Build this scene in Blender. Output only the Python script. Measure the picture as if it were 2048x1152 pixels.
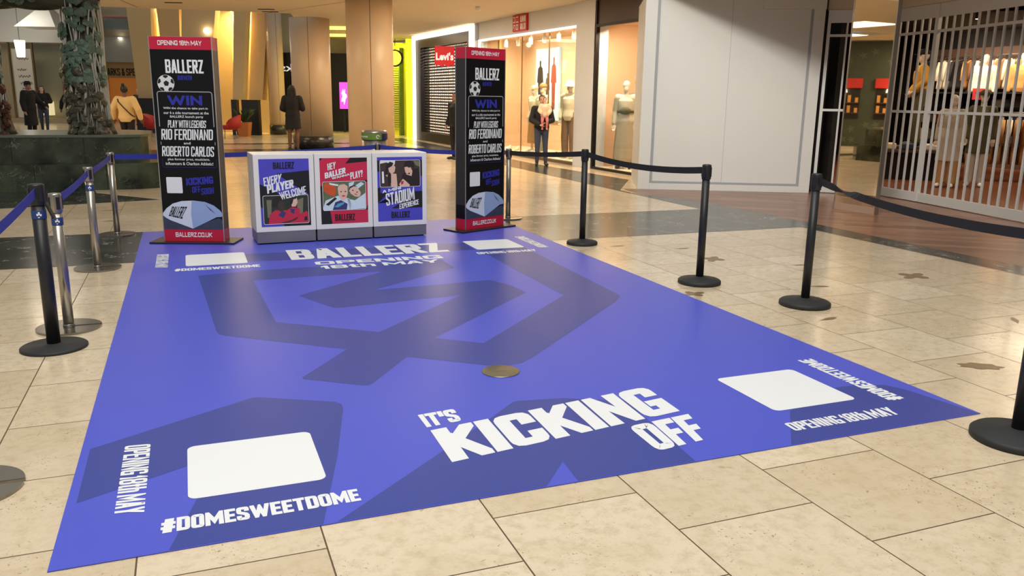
import bpy, bmesh, math, random
from mathutils import Vector, Matrix
from mathutils.geometry import tessellate_polygon
random.seed(7)
S = bpy.context.scene
C = S.collection
for o in list(bpy.data.objects):
    bpy.data.objects.remove(o)

# ------------------------------------------------------------------ camera, sky, exposure, large lights
YAW, PITCH, ROLL, EYE = 0.37524, 0.22808, 0.014544, 1.52
f0 = Vector((math.sin(YAW)*math.cos(PITCH), math.cos(YAW)*math.cos(PITCH), -math.sin(PITCH)))
r0 = Vector((math.cos(YAW), -math.sin(YAW), 0)); u0 = r0.cross(f0)
rr = r0*math.cos(ROLL) + u0*math.sin(ROLL); uu = -r0*math.sin(ROLL) + u0*math.cos(ROLL)
cd = bpy.data.cameras.new('camera'); cam = bpy.data.objects.new('camera', cd); C.objects.link(cam)
cam.matrix_world = Matrix(((rr.x, uu.x, -f0.x, 0), (rr.y, uu.y, -f0.y, 0), (rr.z, uu.z, -f0.z, EYE), (0, 0, 0, 1)))
cd.sensor_width = 36; cd.lens = 36*1644.15/2048; cd.clip_end = 300
S.camera = cam
S.view_settings.view_transform = 'Standard'; S.view_settings.look = 'None'
S.view_settings.exposure = 0.0; S.view_settings.gamma = 1
S.view_settings.use_curve_mapping = False
S.cycles.use_denoising = True
S.cycles.max_bounces = 8; S.cycles.diffuse_bounces = 4; S.cycles.glossy_bounces = 4; S.cycles.transparent_max_bounces = 12
S.cycles.sample_clamp_indirect = 6.0
W = bpy.data.worlds.new('sky'); S.world = W; W.use_nodes = True
W.node_tree.nodes['Background'].inputs[0].default_value = (0.95, 0.97, 1.0, 1)
W.node_tree.nodes['Background'].inputs[1].default_value = 0.30

def area(name, loc, to, size, energy, col=(1, 1, 1), size_y=None, spread=None):
    d = bpy.data.lights.new(name, 'AREA'); d.energy = energy; d.color = col
    d.size = size
    if size_y:
        d.shape = 'RECTANGLE'; d.size_y = size_y
    if spread: d.spread = spread
    o = bpy.data.objects.new(name, d); C.objects.link(o); o.location = loc
    o.rotation_euler = (Vector(to)-Vector(loc)).to_track_quat('-Z', 'Y').to_euler()
    return o
def spot(name, loc, to, energy, ang=70, col=(1, .8, .6), blend=.6, r=.05):
    d = bpy.data.lights.new(name, 'SPOT'); d.energy = energy; d.color = col; d.spot_size = math.radians(ang); d.spot_blend = blend; d.shadow_soft_size = r
    o = bpy.data.objects.new(name, d); C.objects.link(o); o.location = loc
    o.rotation_euler = (Vector(to)-Vector(loc)).to_track_quat('-Z', 'Y').to_euler()
    return o
WARM = (1.0, .80, .57)
area('added_hoarding_light', (-.5, 1.5, 8.2), (9.0, 11.6, 2.0), 1.5, 62, (1, .96, .9), spread=math.radians(40))  # added narrow light aimed at the hoarding to give its diagonal shadow edge
area('atrium_skylight', (-1.0, -1.0, 9.5), (3.0, 7.0, 0), 6.0, 800, (1, .97, .92))
area('atrium_skylight_rear', (2.0, 5.0, 10.5), (2.0, 6.0, 0), 7.0, 420, (1, .97, .92))
# warm downlights under the low ceiling; the last few added to brighten dim spots
for (x, y, e) in ((5.6, 16.5, 120), (1.0, 17.5, 60), (5.8, 22.0, 120), (0.8, 22.5, 34), (6.0, 28.0, 90), (2.5, 28.0, 40), (-3.3, 20.0, 45), (-.8, 17.0, 22), (-6.5, 18.2, 280)):
    area('ceiling_downlight', (x, y, 3.56), (x, y, 0), 1.5, e, WARM)

# ------------------------------------------------------------------ materials
def lin(c):
    return tuple(((v/255)/12.92 if v/255 <= .04045 else ((v/255+.055)/1.055)**2.4) for v in c) + (1,)
MATS = {}
def mat(name, col=(128, 128, 128), rough=.5, metal=0, emit=None, strength=0, noise=0, scale=20, spec=.5, bump=0, coat=0, aniso=None):
    if name in MATS: return MATS[name]
    m = bpy.data.materials.new(name); m.use_nodes = True; nt = m.node_tree; b = nt.nodes['Principled BSDF']
    b.inputs['Base Color'].default_value = lin(col); b.inputs['Roughness'].default_value = rough; b.inputs['Metallic'].default_value = metal
    b.inputs['Specular IOR Level'].default_value = spec
    if coat: b.inputs['Coat Weight'].default_value = coat
    if emit:
        b.inputs['Emission Color'].default_value = lin(emit); b.inputs['Emission Strength'].default_value = strength
    if noise or bump:
        tc = nt.nodes.new('ShaderNodeTexCoord'); nz = nt.nodes.new('ShaderNodeTexNoise'); nz.inputs['Scale'].default_value = scale; nz.inputs['Detail'].default_value = 5
        src = tc.outputs['Object']
        if aniso:
            mp = nt.nodes.new('ShaderNodeMapping'); mp.inputs['Scale'].default_value = aniso; nt.links.new(src, mp.inputs['Vector']); src = mp.outputs['Vector']
        nt.links.new(src, nz.inputs['Vector'])
        if noise:
            mx = nt.nodes.new('ShaderNodeMix'); mx.data_type = 'RGBA'
            l = lin(col)
            mx.inputs[6].default_value = tuple(v*(1-noise) for v in l[:3])+(1,); mx.inputs[7].default_value = tuple(min(1, v*(1+noise)) for v in l[:3])+(1,)
            nt.links.new(nz.outputs['Fac'], mx.inputs[0]); nt.links.new(mx.outputs[2], b.inputs['Base Color'])
        if bump:
            bp = nt.nodes.new('ShaderNodeBump'); bp.inputs['Strength'].default_value = bump; bp.inputs['Distance'].default_value = .01
            nt.links.new(nz.outputs['Fac'], bp.inputs['Height']); nt.links.new(bp.outputs[0], b.inputs['Normal'])
    MATS[name] = m
    return m
def glass(name, tint=(235, 240, 238), refl=.10):
    if name in MATS: return MATS[name]
    m = bpy.data.materials.new(name); m.use_nodes = True; nt = m.node_tree; nt.nodes.remove(nt.nodes['Principled BSDF'])
    out = nt.nodes['Material Output']; t = nt.nodes.new('ShaderNodeBsdfTransparent'); t.inputs[0].default_value = lin(tint)
    g = nt.nodes.new('ShaderNodeBsdfGlossy'); g.inputs['Roughness'].default_value = .02
    lw = nt.nodes.new('ShaderNodeLayerWeight'); lw.inputs[0].default_value = .5
    pw = nt.nodes.new('ShaderNodeMath'); pw.operation = 'POWER'; nt.links.new(lw.outputs['Facing'], pw.inputs[0]); pw.inputs[1].default_value = 4
    ml = nt.nodes.new('ShaderNodeMath'); ml.operation = 'MULTIPLY_ADD'; nt.links.new(pw.outputs[0], ml.inputs[0]); ml.inputs[1].default_value = .5; ml.inputs[2].default_value = .035
    mx = nt.nodes.new('ShaderNodeMixShader'); nt.links.new(ml.outputs[0], mx.inputs[0]); nt.links.new(t.outputs[0], mx.inputs[1]); nt.links.new(g.outputs[0], mx.inputs[2])
    nt.links.new(mx.outputs[0], out.inputs[0]); MATS[name] = m
    return m

def limestone():
    m = bpy.data.materials.new('limestone_tiles'); m.use_nodes = True; nt = m.node_tree; b = nt.nodes['Principled BSDF']; N = nt.nodes.new; L = nt.links.new
    tc = N('ShaderNodeTexCoord'); sp = N('ShaderNodeSeparateXYZ'); L(tc.outputs['Object'], sp.inputs[0])
    def math_(op, a, v=None, v2=None):
        n = N('ShaderNodeMath'); n.operation = op
        L(a, n.inputs[0])
        if isinstance(v, (int, float)): n.inputs[1].default_value = v
        elif v is not None: L(v, n.inputs[1])
        if v2 is not None: n.inputs[2].default_value = v2
        return n.outputs[0]
    u = math_('ADD', sp.outputs['Y'], 61*.61 - .465); v = math_('ADD', sp.outputs['X'], .25 + 60*.606)
    cb = N('ShaderNodeCombineXYZ'); L(u, cb.inputs[0]); L(v, cb.inputs[1])
    br = N('ShaderNodeTexBrick'); L(cb.outputs[0], br.inputs['Vector']); br.offset = .5; br.offset_frequency = 2
    br.inputs['Color1'].default_value = (0, 0, 0, 1); br.inputs['Color2'].default_value = (1, 1, 1, 1); br.inputs['Mortar'].default_value = (.5, .5, .5, 1)
    br.inputs['Scale'].default_value = 1; br.inputs['Mortar Size'].default_value = .0032; br.inputs['Mortar Smooth'].default_value = .1
    br.inputs['Brick Width'].default_value = .61; br.inputs['Row Height'].default_value = .606
    def noise(scale, detail=4, rough=.55, dist=0, vec=None):
        n = N('ShaderNodeTexNoise'); n.inputs['Scale'].default_value = scale; n.inputs['Detail'].default_value = detail; n.inputs['Roughness'].default_value = rough; n.inputs['Distortion'].default_value = dist
        L(vec or tc.outputs['Object'], n.inputs['Vector']); return n.outputs['Fac']
    def ramp(fac, p0, p1, c0=(0, 0, 0, 1), c1=(1, 1, 1, 1)):
        r = N('ShaderNodeValToRGB'); r.color_ramp.elements[0].position = p0; r.color_ramp.elements[1].position = p1
        r.color_ramp.elements[0].color = c0; r.color_ramp.elements[1].color = c1; L(fac, r.inputs[0]); return r.outputs[0]
    def mixc(fac, a, bb, mode='MIX'):
        x = N('ShaderNodeMix'); x.data_type = 'RGBA'; x.blend_type = mode
        for s, i in ((fac, 0), (a, 6), (bb, 7)):
            if isinstance(s, (int, float)): x.inputs[i].default_value = s
            elif isinstance(s, tuple): x.inputs[i].default_value = s
            else: L(s, x.inputs[i])
        return x.outputs[2]
    # every tile shifts its own pattern
    sh = N('ShaderNodeVectorMath'); sh.operation = 'MULTIPLY_ADD'; L(br.outputs['Color'], sh.inputs[0]); sh.inputs[1].default_value = (7.3, 3.1, 0); L(tc.outputs['Object'], sh.inputs[2])
    vec = sh.outputs[0]
    base = mixc(br.outputs['Color'], lin((210, 191, 160)), lin((226, 209, 180)))
    base = mixc(math_('MULTIPLY', ramp(noise(2.6, 5, .6, .6, vec), .45, .75), .45), base, lin((196, 174, 136)))
    base = mixc(math_('MULTIPLY', ramp(noise(16, 6, .7, 0, vec), .46, .68), .55), base, lin((186, 164, 128)))
    pits = math_('MULTIPLY', ramp(noise(75, 3, .6, .4, vec), .62, .67), ramp(noise(4.5, 3, .5, 0, vec), .48, .62))
    base = mixc(math_('MULTIPLY', pits, .8), base, lin((120, 96, 66)))
    big = math_('MULTIPLY', ramp(noise(22, 4, .6, .8, vec), .66, .71), ramp(noise(1.5, 2, .5), .45, .6))
    base = mixc(math_('MULTIPLY', big, .6), base, lin((122, 94, 60)))
    base = mixc(br.outputs['Fac'], base, lin((92, 74, 50)))
    L(base, b.inputs['Base Color'])
    rg = math_('MULTIPLY_ADD', noise(3, 3), .10, .11)
    rg2 = math_('ADD', rg, math_('MULTIPLY', br.outputs['Fac'], .5)); L(rg2, b.inputs['Roughness'])
    b.inputs['Specular IOR Level'].default_value = .5
    bp = N('ShaderNodeBump'); bp.inputs['Strength'].default_value = .25; bp.inputs['Distance'].default_value = .003; bp.invert = True
    L(math_('ADD', br.outputs['Fac'], math_('MULTIPLY', pits, .4)), bp.inputs['Height']); L(bp.outputs[0], b.inputs['Normal'])
    return m
def veined(name, c0, c1, vein, scale=3.0, rough=.18, amount=.8):
    m = bpy.data.materials.new(name); m.use_nodes = True; nt = m.node_tree; b = nt.nodes['Principled BSDF']; N = nt.nodes.new; L = nt.links.new
    tc = N('ShaderNodeTexCoord')
    n1 = N('ShaderNodeTexNoise'); n1.inputs['Scale'].default_value = scale; n1.inputs['Detail'].default_value = 6; L(tc.outputs['Object'], n1.inputs['Vector'])
    r1 = N('ShaderNodeValToRGB'); r1.color_ramp.elements[0].position = .35; r1.color_ramp.elements[1].position = .7
    r1.color_ramp.elements[0].color = lin(c0); r1.color_ramp.elements[1].color = lin(c1); L(n1.outputs['Fac'], r1.inputs[0])
    n2 = N('ShaderNodeTexNoise'); n2.inputs['Scale'].default_value = scale*2.2; n2.inputs['Detail'].default_value = 3; n2.inputs['Distortion'].default_value = 1.6; L(tc.outputs['Object'], n2.inputs['Vector'])
    s = N('ShaderNodeMath'); s.operation = 'SUBTRACT'; L(n2.outputs['Fac'], s.inputs[0]); s.inputs[1].default_value = .56
    a = N('ShaderNodeMath'); a.operation = 'ABSOLUTE'; L(s.outputs[0], a.inputs[0])
    r2 = N('ShaderNodeValToRGB'); r2.color_ramp.elements[0].position = .004; r2.color_ramp.elements[1].position = .016
    r2.color_ramp.elements[0].color = (1, 1, 1, 1); r2.color_ramp.elements[1].color = (0, 0, 0, 1); L(a.outputs[0], r2.inputs[0])
    n3 = N('ShaderNodeTexNoise'); n3.inputs['Scale'].default_value = scale*1.3; L(tc.outputs['Object'], n3.inputs['Vector'])
    r3 = N('ShaderNodeValToRGB'); r3.color_ramp.elements[0].position = .5; r3.color_ramp.elements[1].position = .62; L(n3.outputs['Fac'], r3.inputs[0])
    mu = N('ShaderNodeMath'); mu.operation = 'MULTIPLY'; L(r2.outputs[0], mu.inputs[0]); L(r3.outputs[0], mu.inputs[1])
    mv = N('ShaderNodeMath'); mv.operation = 'MULTIPLY'; L(mu.outputs[0], mv.inputs[0]); mv.inputs[1].default_value = amount
    mx = N('ShaderNodeMix'); mx.data_type = 'RGBA'; L(mv.outputs[0], mx.inputs[0]); L(r1.outputs[0], mx.inputs[6]); mx.inputs[7].default_value = lin(vein)
    L(mx.outputs[2], b.inputs['Base Color']); b.inputs['Roughness'].default_value = rough
    MATS[name] = m
    return m
def planks():
    m = bpy.data.materials.new('brown_plank_stone'); m.use_nodes = True; nt = m.node_tree; b = nt.nodes['Principled BSDF']; N = nt.nodes.new; L = nt.links.new
    tc = N('ShaderNodeTexCoord'); mp = N('ShaderNodeMapping'); mp.inputs['Rotation'].default_value = (0, 0, math.radians(38)); L(tc.outputs['Object'], mp.inputs['Vector'])
    br = N('ShaderNodeTexBrick'); L(mp.outputs[0], br.inputs['Vector']); br.inputs['Scale'].default_value = 1
    br.inputs['Color1'].default_value = lin((108, 72, 54)); br.inputs['Color2'].default_value = lin((150, 106, 82)); br.inputs['Mortar'].default_value = lin((84, 54, 40))
    br.inputs['Mortar Size'].default_value = .002; br.inputs['Brick Width'].default_value = 1.1; br.inputs['Row Height'].default_value = .14
    nz = N('ShaderNodeTexNoise'); mp2 = N('ShaderNodeMapping'); mp2.inputs['Scale'].default_value = (1.2, 14, 1); L(mp.outputs[0], mp2.inputs['Vector']); L(mp2.outputs[0], nz.inputs['Vector']); nz.inputs['Scale'].default_value = 2
    mx = N('ShaderNodeMix'); mx.data_type = 'RGBA'; mx.blend_type = 'OVERLAY'; mx.inputs[0].default_value = .5; L(br.outputs['Color'], mx.inputs[6]); L(nz.outputs['Color'], mx.inputs[7])
    bw = N('ShaderNodeRGBToBW'); L(nz.outputs['Color'], bw.inputs[0]); nt.links.new(bw.outputs[0], mx.inputs[7])
    L(mx.outputs[2], b.inputs['Base Color']); b.inputs['Roughness'].default_value = .28
    return m

# ------------------------------------------------------------------ mesh helpers
class MB:
    def __init__(s): s.v = []; s.f = []; s.m = []; s.sm = []
    def add(s, vs, fs, mi=0, smooth=False, M=None):
        n = len(s.v)
        s.v += [tuple(M @ Vector(p)) if M else tuple(p) for p in vs]
        for f in fs: s.f.append(tuple(n+i for i in f)); s.m.append(mi); s.sm.append(smooth)
        return s
    def box(s, x0, y0, z0, x1, y1, z1, mi=0, M=None):
        v = [(x0, y0, z0), (x1, y0, z0), (x1, y1, z0), (x0, y1, z0), (x0, y0, z1), (x1, y0, z1), (x1, y1, z1), (x0, y1, z1)]
        return s.add(v, [(0, 3, 2, 1), (4, 5, 6, 7), (0, 1, 5, 4), (1, 2, 6, 5), (2, 3, 7, 6), (3, 0, 4, 7)], mi, M=M)
    def flat(s, pts, z=0, mi=0, holes=(), M=None):
        loops = [[Vector((p[0], p[1], 0)) for p in pts]] + [[Vector((p[0], p[1], 0)) for p in h] for h in holes]
        tri = tessellate_polygon(loops); allp = [p for l in loops for p in l]
        fs = []
        for a, b, c in tri:
            cr = (allp[b]-allp[a]).cross(allp[c]-allp[a]).z
            if abs(cr) < 1e-12: continue
            fs.append((a, b, c) if cr > 0 else (a, c, b))
        return s.add([(p.x, p.y, z) for p in allp], fs, mi, M=M)
    def prism(s, pts, z0, z1, mi=0, M=None, smooth=False):
        s.flat(pts, z1, mi, M=M); k = len(s.f); s.flat(pts, z0, mi, M=M)
        for i in range(k, len(s.f)): s.f[i] = s.f[i][::-1]
        n = len(pts); a = sum(pts[i][0]*pts[(i+1) % n][1]-pts[(i+1) % n][0]*pts[i][1] for i in range(n))
        P = pts if a > 0 else pts[::-1]
        vs = [(p[0], p[1], z0) for p in P] + [(p[0], p[1], z1) for p in P]
        return s.add(vs, [(i, (i+1) % n, n+(i+1) % n, n+i) for i in range(n)], mi, smooth, M)
    def lathe(s, prof, seg=32, mi=0, M=None, smooth=True, sx=1, sy=1):
        vs = []; fs = []
        for r, z in prof:
            for k in range(seg):
                a = 2*math.pi*k/seg; vs.append((r*math.cos(a)*sx, r*math.sin(a)*sy, z))
        for i in range(len(prof)-1):
            for k in range(seg):
                j = (k+1) % seg; fs.append((i*seg+k, i*seg+j, (i+1)*seg+j, (i+1)*seg+k))
        n = len(prof)-1
        fs.append(tuple(range(seg-1, -1, -1))); fs.append(tuple(n*seg+k for k in range(seg)))
        return s.add(vs, fs, mi, smooth, M)
    def ball(s, c, r, mi=0, seg=12, rings=8, M=None):
        c = Vector(c); r = (r, r, r) if isinstance(r, (int, float)) else r
        vs = [(c.x, c.y, c.z-r[2])]; fs = []
        for i in range(1, rings):
            t = math.pi*i/rings
            for k in range(seg):
                a = 2*math.pi*k/seg; vs.append((c.x+r[0]*math.sin(t)*math.cos(a), c.y+r[1]*math.sin(t)*math.sin(a), c.z-r[2]*math.cos(t)))
        vs.append((c.x, c.y, c.z+r[2])); e = len(vs)-1
        for k in range(seg):
            j = (k+1) % seg; fs.append((0, 1+j, 1+k)); fs.append((e, e-seg+k, e-seg+j))
            for i in range(rings-2): fs.append((1+i*seg+k, 1+i*seg+j, 1+(i+1)*seg+j, 1+(i+1)*seg+k))
        return s.add(vs, fs, mi, True, M)
    def tube(s, pts, r, mi=0, seg=10, cap=True, flat=1.0, M=None):
        pts = [Vector(p) for p in pts]; R = r if isinstance(r, (list, tuple)) else [r]*len(pts)
        vs = []; fs = []; prev = None
        for i, p in enumerate(pts):
            d = (pts[min(i+1, len(pts)-1)]-pts[max(i-1, 0)]).normalized()
            if prev is None:
                n = d.cross(Vector((0, 0, 1)))
                if n.length < .05: n = d.cross(Vector((0, 1, 0)))
            else: n = prev-d*prev.dot(d)
            n.normalize(); prev = n; b = d.cross(n)
            for k in range(seg):
                a = 2*math.pi*k/seg; vs.append(tuple(p+n*math.cos(a)*R[i]+b*math.sin(a)*R[i]*flat))
        for i in range(len(pts)-1):
            for k in range(seg):
                j = (k+1) % seg; fs.append((i*seg+k, i*seg+j, (i+1)*seg+j, (i+1)*seg+k))
        if cap: fs.append(tuple(range(seg-1, -1, -1))); fs.append(tuple((len(pts)-1)*seg+k for k in range(seg)))
        return s.add(vs, fs, mi, True, M)
    def rings(s, rg, mi=0, seg=16, M=None):      # rg: (cx, cy, z, rx, ry)
        vs = []; fs = []
        for cx, cy, z, rx, ry in rg:
            for k in range(seg):
                a = 2*math.pi*k/seg; vs.append((cx+rx*math.cos(a), cy+ry*math.sin(a), z))
        for i in range(len(rg)-1):
            for k in range(seg):
                j = (k+1) % seg; fs.append((i*seg+k, i*seg+j, (i+1)*seg+j, (i+1)*seg+k))
        fs.append(tuple(range(seg-1, -1, -1))); fs.append(tuple((len(rg)-1)*seg+k for k in range(seg)))
        return s.add(vs, fs, mi, True, M)
    def obj(s, name, mats, parent=None, bevel=0, kind=None):
        me = bpy.data.meshes.new(name); me.from_pydata(s.v, [], s.f)
        for m in (mats if isinstance(mats, (list, tuple)) else [mats]): me.materials.append(m)
        me.polygons.foreach_set('material_index', s.m); me.polygons.foreach_set('use_smooth', s.sm); me.update()
        o = bpy.data.objects.new(name, me); C.objects.link(o)
        if parent: o.parent = parent
        if kind: o['kind'] = kind
        if bevel:
            b = o.modifiers.new('bevel', 'BEVEL'); b.width = bevel; b.segments = 2; b.limit_method = 'ANGLE'
        return o
def tag(o, label, cat, group=None):
    o['label'] = label; o['category'] = cat
    if group: o['group'] = group
    return o
def thing(name, label, cat, loc=(0, 0, 0), rz=0, group=None):
    o = bpy.data.objects.new(name, None); C.objects.link(o); o.location = loc; o.rotation_euler = (0, 0, rz); o.empty_display_size = .1
    return tag(o, label, cat, group)
def dup(root, loc, rz=0, label=None, group=None):
    r = root.copy(); C.objects.link(r); r.location = loc; r.rotation_euler = (0, 0, rz)
    if label: r['label'] = label
    if group: r['group'] = group
    for ch in list(root.children):
        c = ch.copy(); C.objects.link(c); c.parent = r
        for g in list(ch.children):
            d = g.copy(); C.objects.link(d); d.parent = c
    return r
def rotz(a): return Matrix.Rotation(a, 4, 'Z')
def rect(x0, y0, x1, y1): return [(x0, y0), (x1, y0), (x1, y1), (x0, y1)]
def rrect(x0, y0, x1, y1, r, n=5):
    P = []
    for cx, cy, a0 in ((x1-r, y0+r, -90), (x1-r, y1-r, 0), (x0+r, y1-r, 90), (x0+r, y0+r, 180)):
        for i in range(n+1):
            a = math.radians(a0+90*i/n); P.append((cx+r*math.cos(a), cy+r*math.sin(a)))
    return P
def circ(cx, cy, r, n=32, ry=None): return [(cx+r*math.cos(2*math.pi*i/n), cy+(ry or r)*math.sin(2*math.pi*i/n)) for i in range(n)]
def frame3(o, u, v):     # flat (x,y,z) -> o + x*u + y*v + z*n
    o, u, v = Vector(o), Vector(u), Vector(v); n = u.cross(v).normalized()
    return Matrix(((u.x, v.x, n.x, o.x), (u.y, v.y, n.y, o.y), (u.z, v.z, n.z, o.z), (0, 0, 0, 1)))

# ------------------------------------------------------------------ poster lettering as drawn strokes
G_ = {
 'A': (1, [[(0, 0), (.4, 1), (.6, 1), (1, 0)], [(.18, .27), (.82, .27)]]),
 'B': (1, [[(0, 0), (0, 1), (.8, 1), (1, .88), (1, .62), (.82, .5), (1, .38), (1, .12), (.8, 0), 'c'], [(0, .5), (.8, .5)]]),
 'C': (1, [[(1, .76), (1, .88), (.82, 1), (.18, 1), (0, .87), (0, .13), (.18, 0), (.82, 0), (1, .12), (1, .24)]]),
 'D': (1, [[(0, 0), (0, 1), (.78, 1), (1, .86), (1, .14), (.78, 0), 'c']]),
 'E': (.86, [[(1, 1), (0, 1), (0, 0), (1, 0)], [(0, .5), (.86, .5)]]),
 'F': (.84, [[(1, 1), (0, 1), (0, 0)], [(0, .48), (.86, .48)]]),
 'G': (1.02, [[(1, .8), (1, .89), (.84, 1), (.18, 1), (0, .87), (0, .13), (.18, 0), (.8, 0), (1, .12), (1, .4), (.72, .4)], [(1, .2), (1, 0)]]),
 'H': (1, [[(0, 0), (0, 1)], [(1, 0), (1, 1)], [(0, .5), (1, .5)]]),
 'I': (0, [[(.5, 0), (.5, 1)]]),
 'K': (1.05, [[(0, 0), (0, 1)], [(1, 1), (.08, .42)], [(.34, .58), (1, 0)]]),
 'L': (.8, [[(0, 1), (0, 0), (1, 0)]]),
 'M': (1.4, [[(0, 0), (0, 1), (.5, .25), (1, 1), (1, 0)]]),
 'N': (1.05, [[(0, 0), (0, 1), (1, 0), (1, 1)]]),
 'O': (1, [[(.2, 0), (0, .14), (0, .86), (.2, 1), (.8, 1), (1, .86), (1, .14), (.8, 0), 'c']]),
 'P': (.98, [[(0, 0), (0, 1), (.8, 1), (1, .86), (1, .58), (.8, .43), (0, .43)]]),
 'Q': (1, [[(.2, 0), (0, .14), (0, .86), (.2, 1), (.8, 1), (1, .86), (1, .14), (.8, 0), 'c'], [(.6, .25), (1, 0)]]),
 'R': (1, [[(0, 0), (0, 1), (.8, 1), (1, .87), (1, .6), (.8, .47), (0, .47)], [(.5, .47), (1, 0)]]),
 'S': (1, [[(1, .82), (1, .9), (.84, 1), (.16, 1), (0, .89), (0, .7), (.16, .58), (.84, .42), (1, .3), (1, .11), (.84, 0), (.16, 0), (0, .1), (0, .18)]]),
 'T': (.95, [[(0, 1), (1, 1)], [(.5, 0), (.5, 1)]]),
 'U': (1, [[(0, 1), (0, .14), (.2, 0), (.8, 0), (1, .14), (1, 1)]]),
 'V': (1.05, [[(0, 1), (.42, 0), (.58, 0), (1, 1)]]),
 'W': (1.55, [[(0, 1), (.24, 0), (.5, .85), (.76, 0), (1, 1)]]),
 'X': (1, [[(0, 0), (1, 1)], [(0, 1), (1, 0)]]),
 'Y': (1.02, [[(0, 1), (.5, .42), (1, 1)], [(.5, 0), (.5, .45)]]),
 'Z': (.92, [[(0, 1), (1, 1), (0, 0), (1, 0)]]),
 '1': (.5, [[(.0, .8), (.8, 1), (.8, 0)]]),
 '6': (1, [[(1, .8), (.8, 1), (.2, 1), (0, .86), (0, .14), (.2, 0), (.8, 0), (1, .14), (1, .42), (.8, .55), (0, .55)]]),
 '8': (1, [[(.2, 0), (0, .13), (0, .36), (.15, .5), (0, .64), (0, .87), (.2, 1), (.8, 1), (1, .87), (1, .64), (.85, .5), (1, .36), (1, .13), (.8, 0), 'c'], [(.15, .5), (.85, .5)]]),
 '#': (1.1, [[(.2, 0), (.4, 1)], [(.62, 0), (.82, 1)], [(0, .3), (.95, .3)], [(.05, .7), (1, .7)]]),
 "'": (0, [[(.5, .72), (.5, 1)]]), '.': (0, [[(.5, 0), (.5, .06)]]), '!': (0, [[(.5, .4), (.5, 1)], [(.5, 0), (.5, .06)]]),
 '?': (.85, [[(0, .74), (0, .9), (.2, 1), (.8, 1), (1, .88), (1, .62), (.55, .48), (.55, .32)], [(.55, 0), (.55, .05)]]),
 't': (.62, [[(.35, 1), (.35, .14), (.55, 0), (1, 0)], [(0, .7), (1, .7)]]),
 'h': (.9, [[(0, 0), (0, 1)], [(0, .7), (.8, .7), (1, .58), (1, 0)]]),
 '&': (1.05, [[(1, 0), (.15, .75), (.15, .9), (.3, 1), (.6, 1), (.7, .88), (.6, .7), (.05, .35), (0, .15), (.2, 0), (.6, 0), (1, .4)]]),
}
def clip_box(p, x0, x1):
    for ax, lim, sg in ((0, x0, 1), (0, x1, -1), (1, 0., 1), (1, 1., -1)):
        q = []
        for i in range(len(p)):
            a, b = p[i-1], p[i]; da, db = (a[ax]-lim)*sg, (b[ax]-lim)*sg
            if da >= 0 > db or da < 0 <= db:
                t = da/(da-db); q.append((a[0]+t*(b[0]-a[0]), a[1]+t*(b[1]-a[1])))
            if db >= 0: q.append(b)
        p = q
        if len(p) < 3: return None
    return p
def soften(p, closed):
    out = []; n = len(p)
    for i in range(n):
        out.append(p[i])
        if i == n-1 and not closed: break
        a, b = p[i], p[(i+1) % n]; dx, dy = abs(b[0]-a[0]), abs(b[1]-a[1])
        if not (.02 < dx <= .22 and .02 < dy <= .17) or (i == 0 and not closed): continue
        pr = p[i-1]
        c = (a[0], b[1]) if abs(pr[0]-a[0]) < 1e-6 else ((b[0], a[1]) if abs(pr[1]-a[1]) < 1e-6 else None)
        if c:
            for t in (.33, .67): out.append(tuple((1-t)**2*a[k]+2*t*(1-t)*c[k]+t*t*b[k] for k in (0, 1)))
    return out
def lettering(text, w=.5, a=.17, b=.17, gap=.06, space=.3):
    """polygons of a line of heavy capitals, scaled into the unit square (w glyph width, a stem, b bar, all per cap height)"""
    out = []; x = 0
    for ch in text:
        if ch == ' ': x += space*w+gap; continue
        wf, strokes = G_[ch]; gw = max(wf*w, a) if wf else a
        for st in strokes:
            closed = st[-1] == 'c'; pts = soften([p for p in st if p != 'c'], closed)
            q = [((a/2+u*(gw-a))/a, (b/2+v*(1-b))/b) for u, v in pts]; n = len(q); L_ = []; R_ = []
            for i in range(n):
                p = Vector(q[i])
                d0 = (p-Vector(q[i-1])).normalized() if (i or closed) else None
                d1 = (Vector(q[(i+1) % n])-p).normalized() if (i < n-1 or closed) else None
                if d0 is None: p = p-d1*.5*(1 if abs(d1.x) < 1e-6 or abs(d1.y) < 1e-6 else 2.2); d0 = d1
                if d1 is None: p = p+d0*.5*(1 if abs(d0.x) < 1e-6 or abs(d0.y) < 1e-6 else 2.2); d1 = d0
                nm = Vector((-d0.y-d1.y, d0.x+d1.x))
                if nm.length < 1e-4: nm = Vector((-d0.y, d0.x))
                nm.normalize(); k = .5/max(.22, nm.dot(Vector((-d0.y, d0.x))))
                L_.append((p+nm*k)); R_.append((p-nm*k))
            for i in range(n if closed else n-1):
                j = (i+1) % n
                pl = [(x+v.x*a, v.y*b) for v in (R_[i], R_[j], L_[j], L_[i])]
                pl = clip_box(pl, x, x+gw)
                if pl: out.append(pl)
        x += gw+gap
    x -= gap
    return [[(px/x, py) for px, py in p] for p in out], x
STY = {'k': dict(w=.62, a=.25, b=.2, gap=.035), 'h': dict(w=.62, a=.24, b=.2, gap=.045), 'o': dict(w=.42, a=.16, b=.14, gap=.035, space=.22),
       'b': dict(w=.56, a=.215, b=.17, gap=.05), 'w': dict(w=1.25, a=.34, b=.22, gap=.12), 'c': dict(w=.46, a=.165, b=.14, gap=.05),
       'x': dict(w=1.2, a=.24, b=.2, gap=.16), 'n': dict(w=.4, a=.13, b=.12, gap=.05)}
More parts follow.
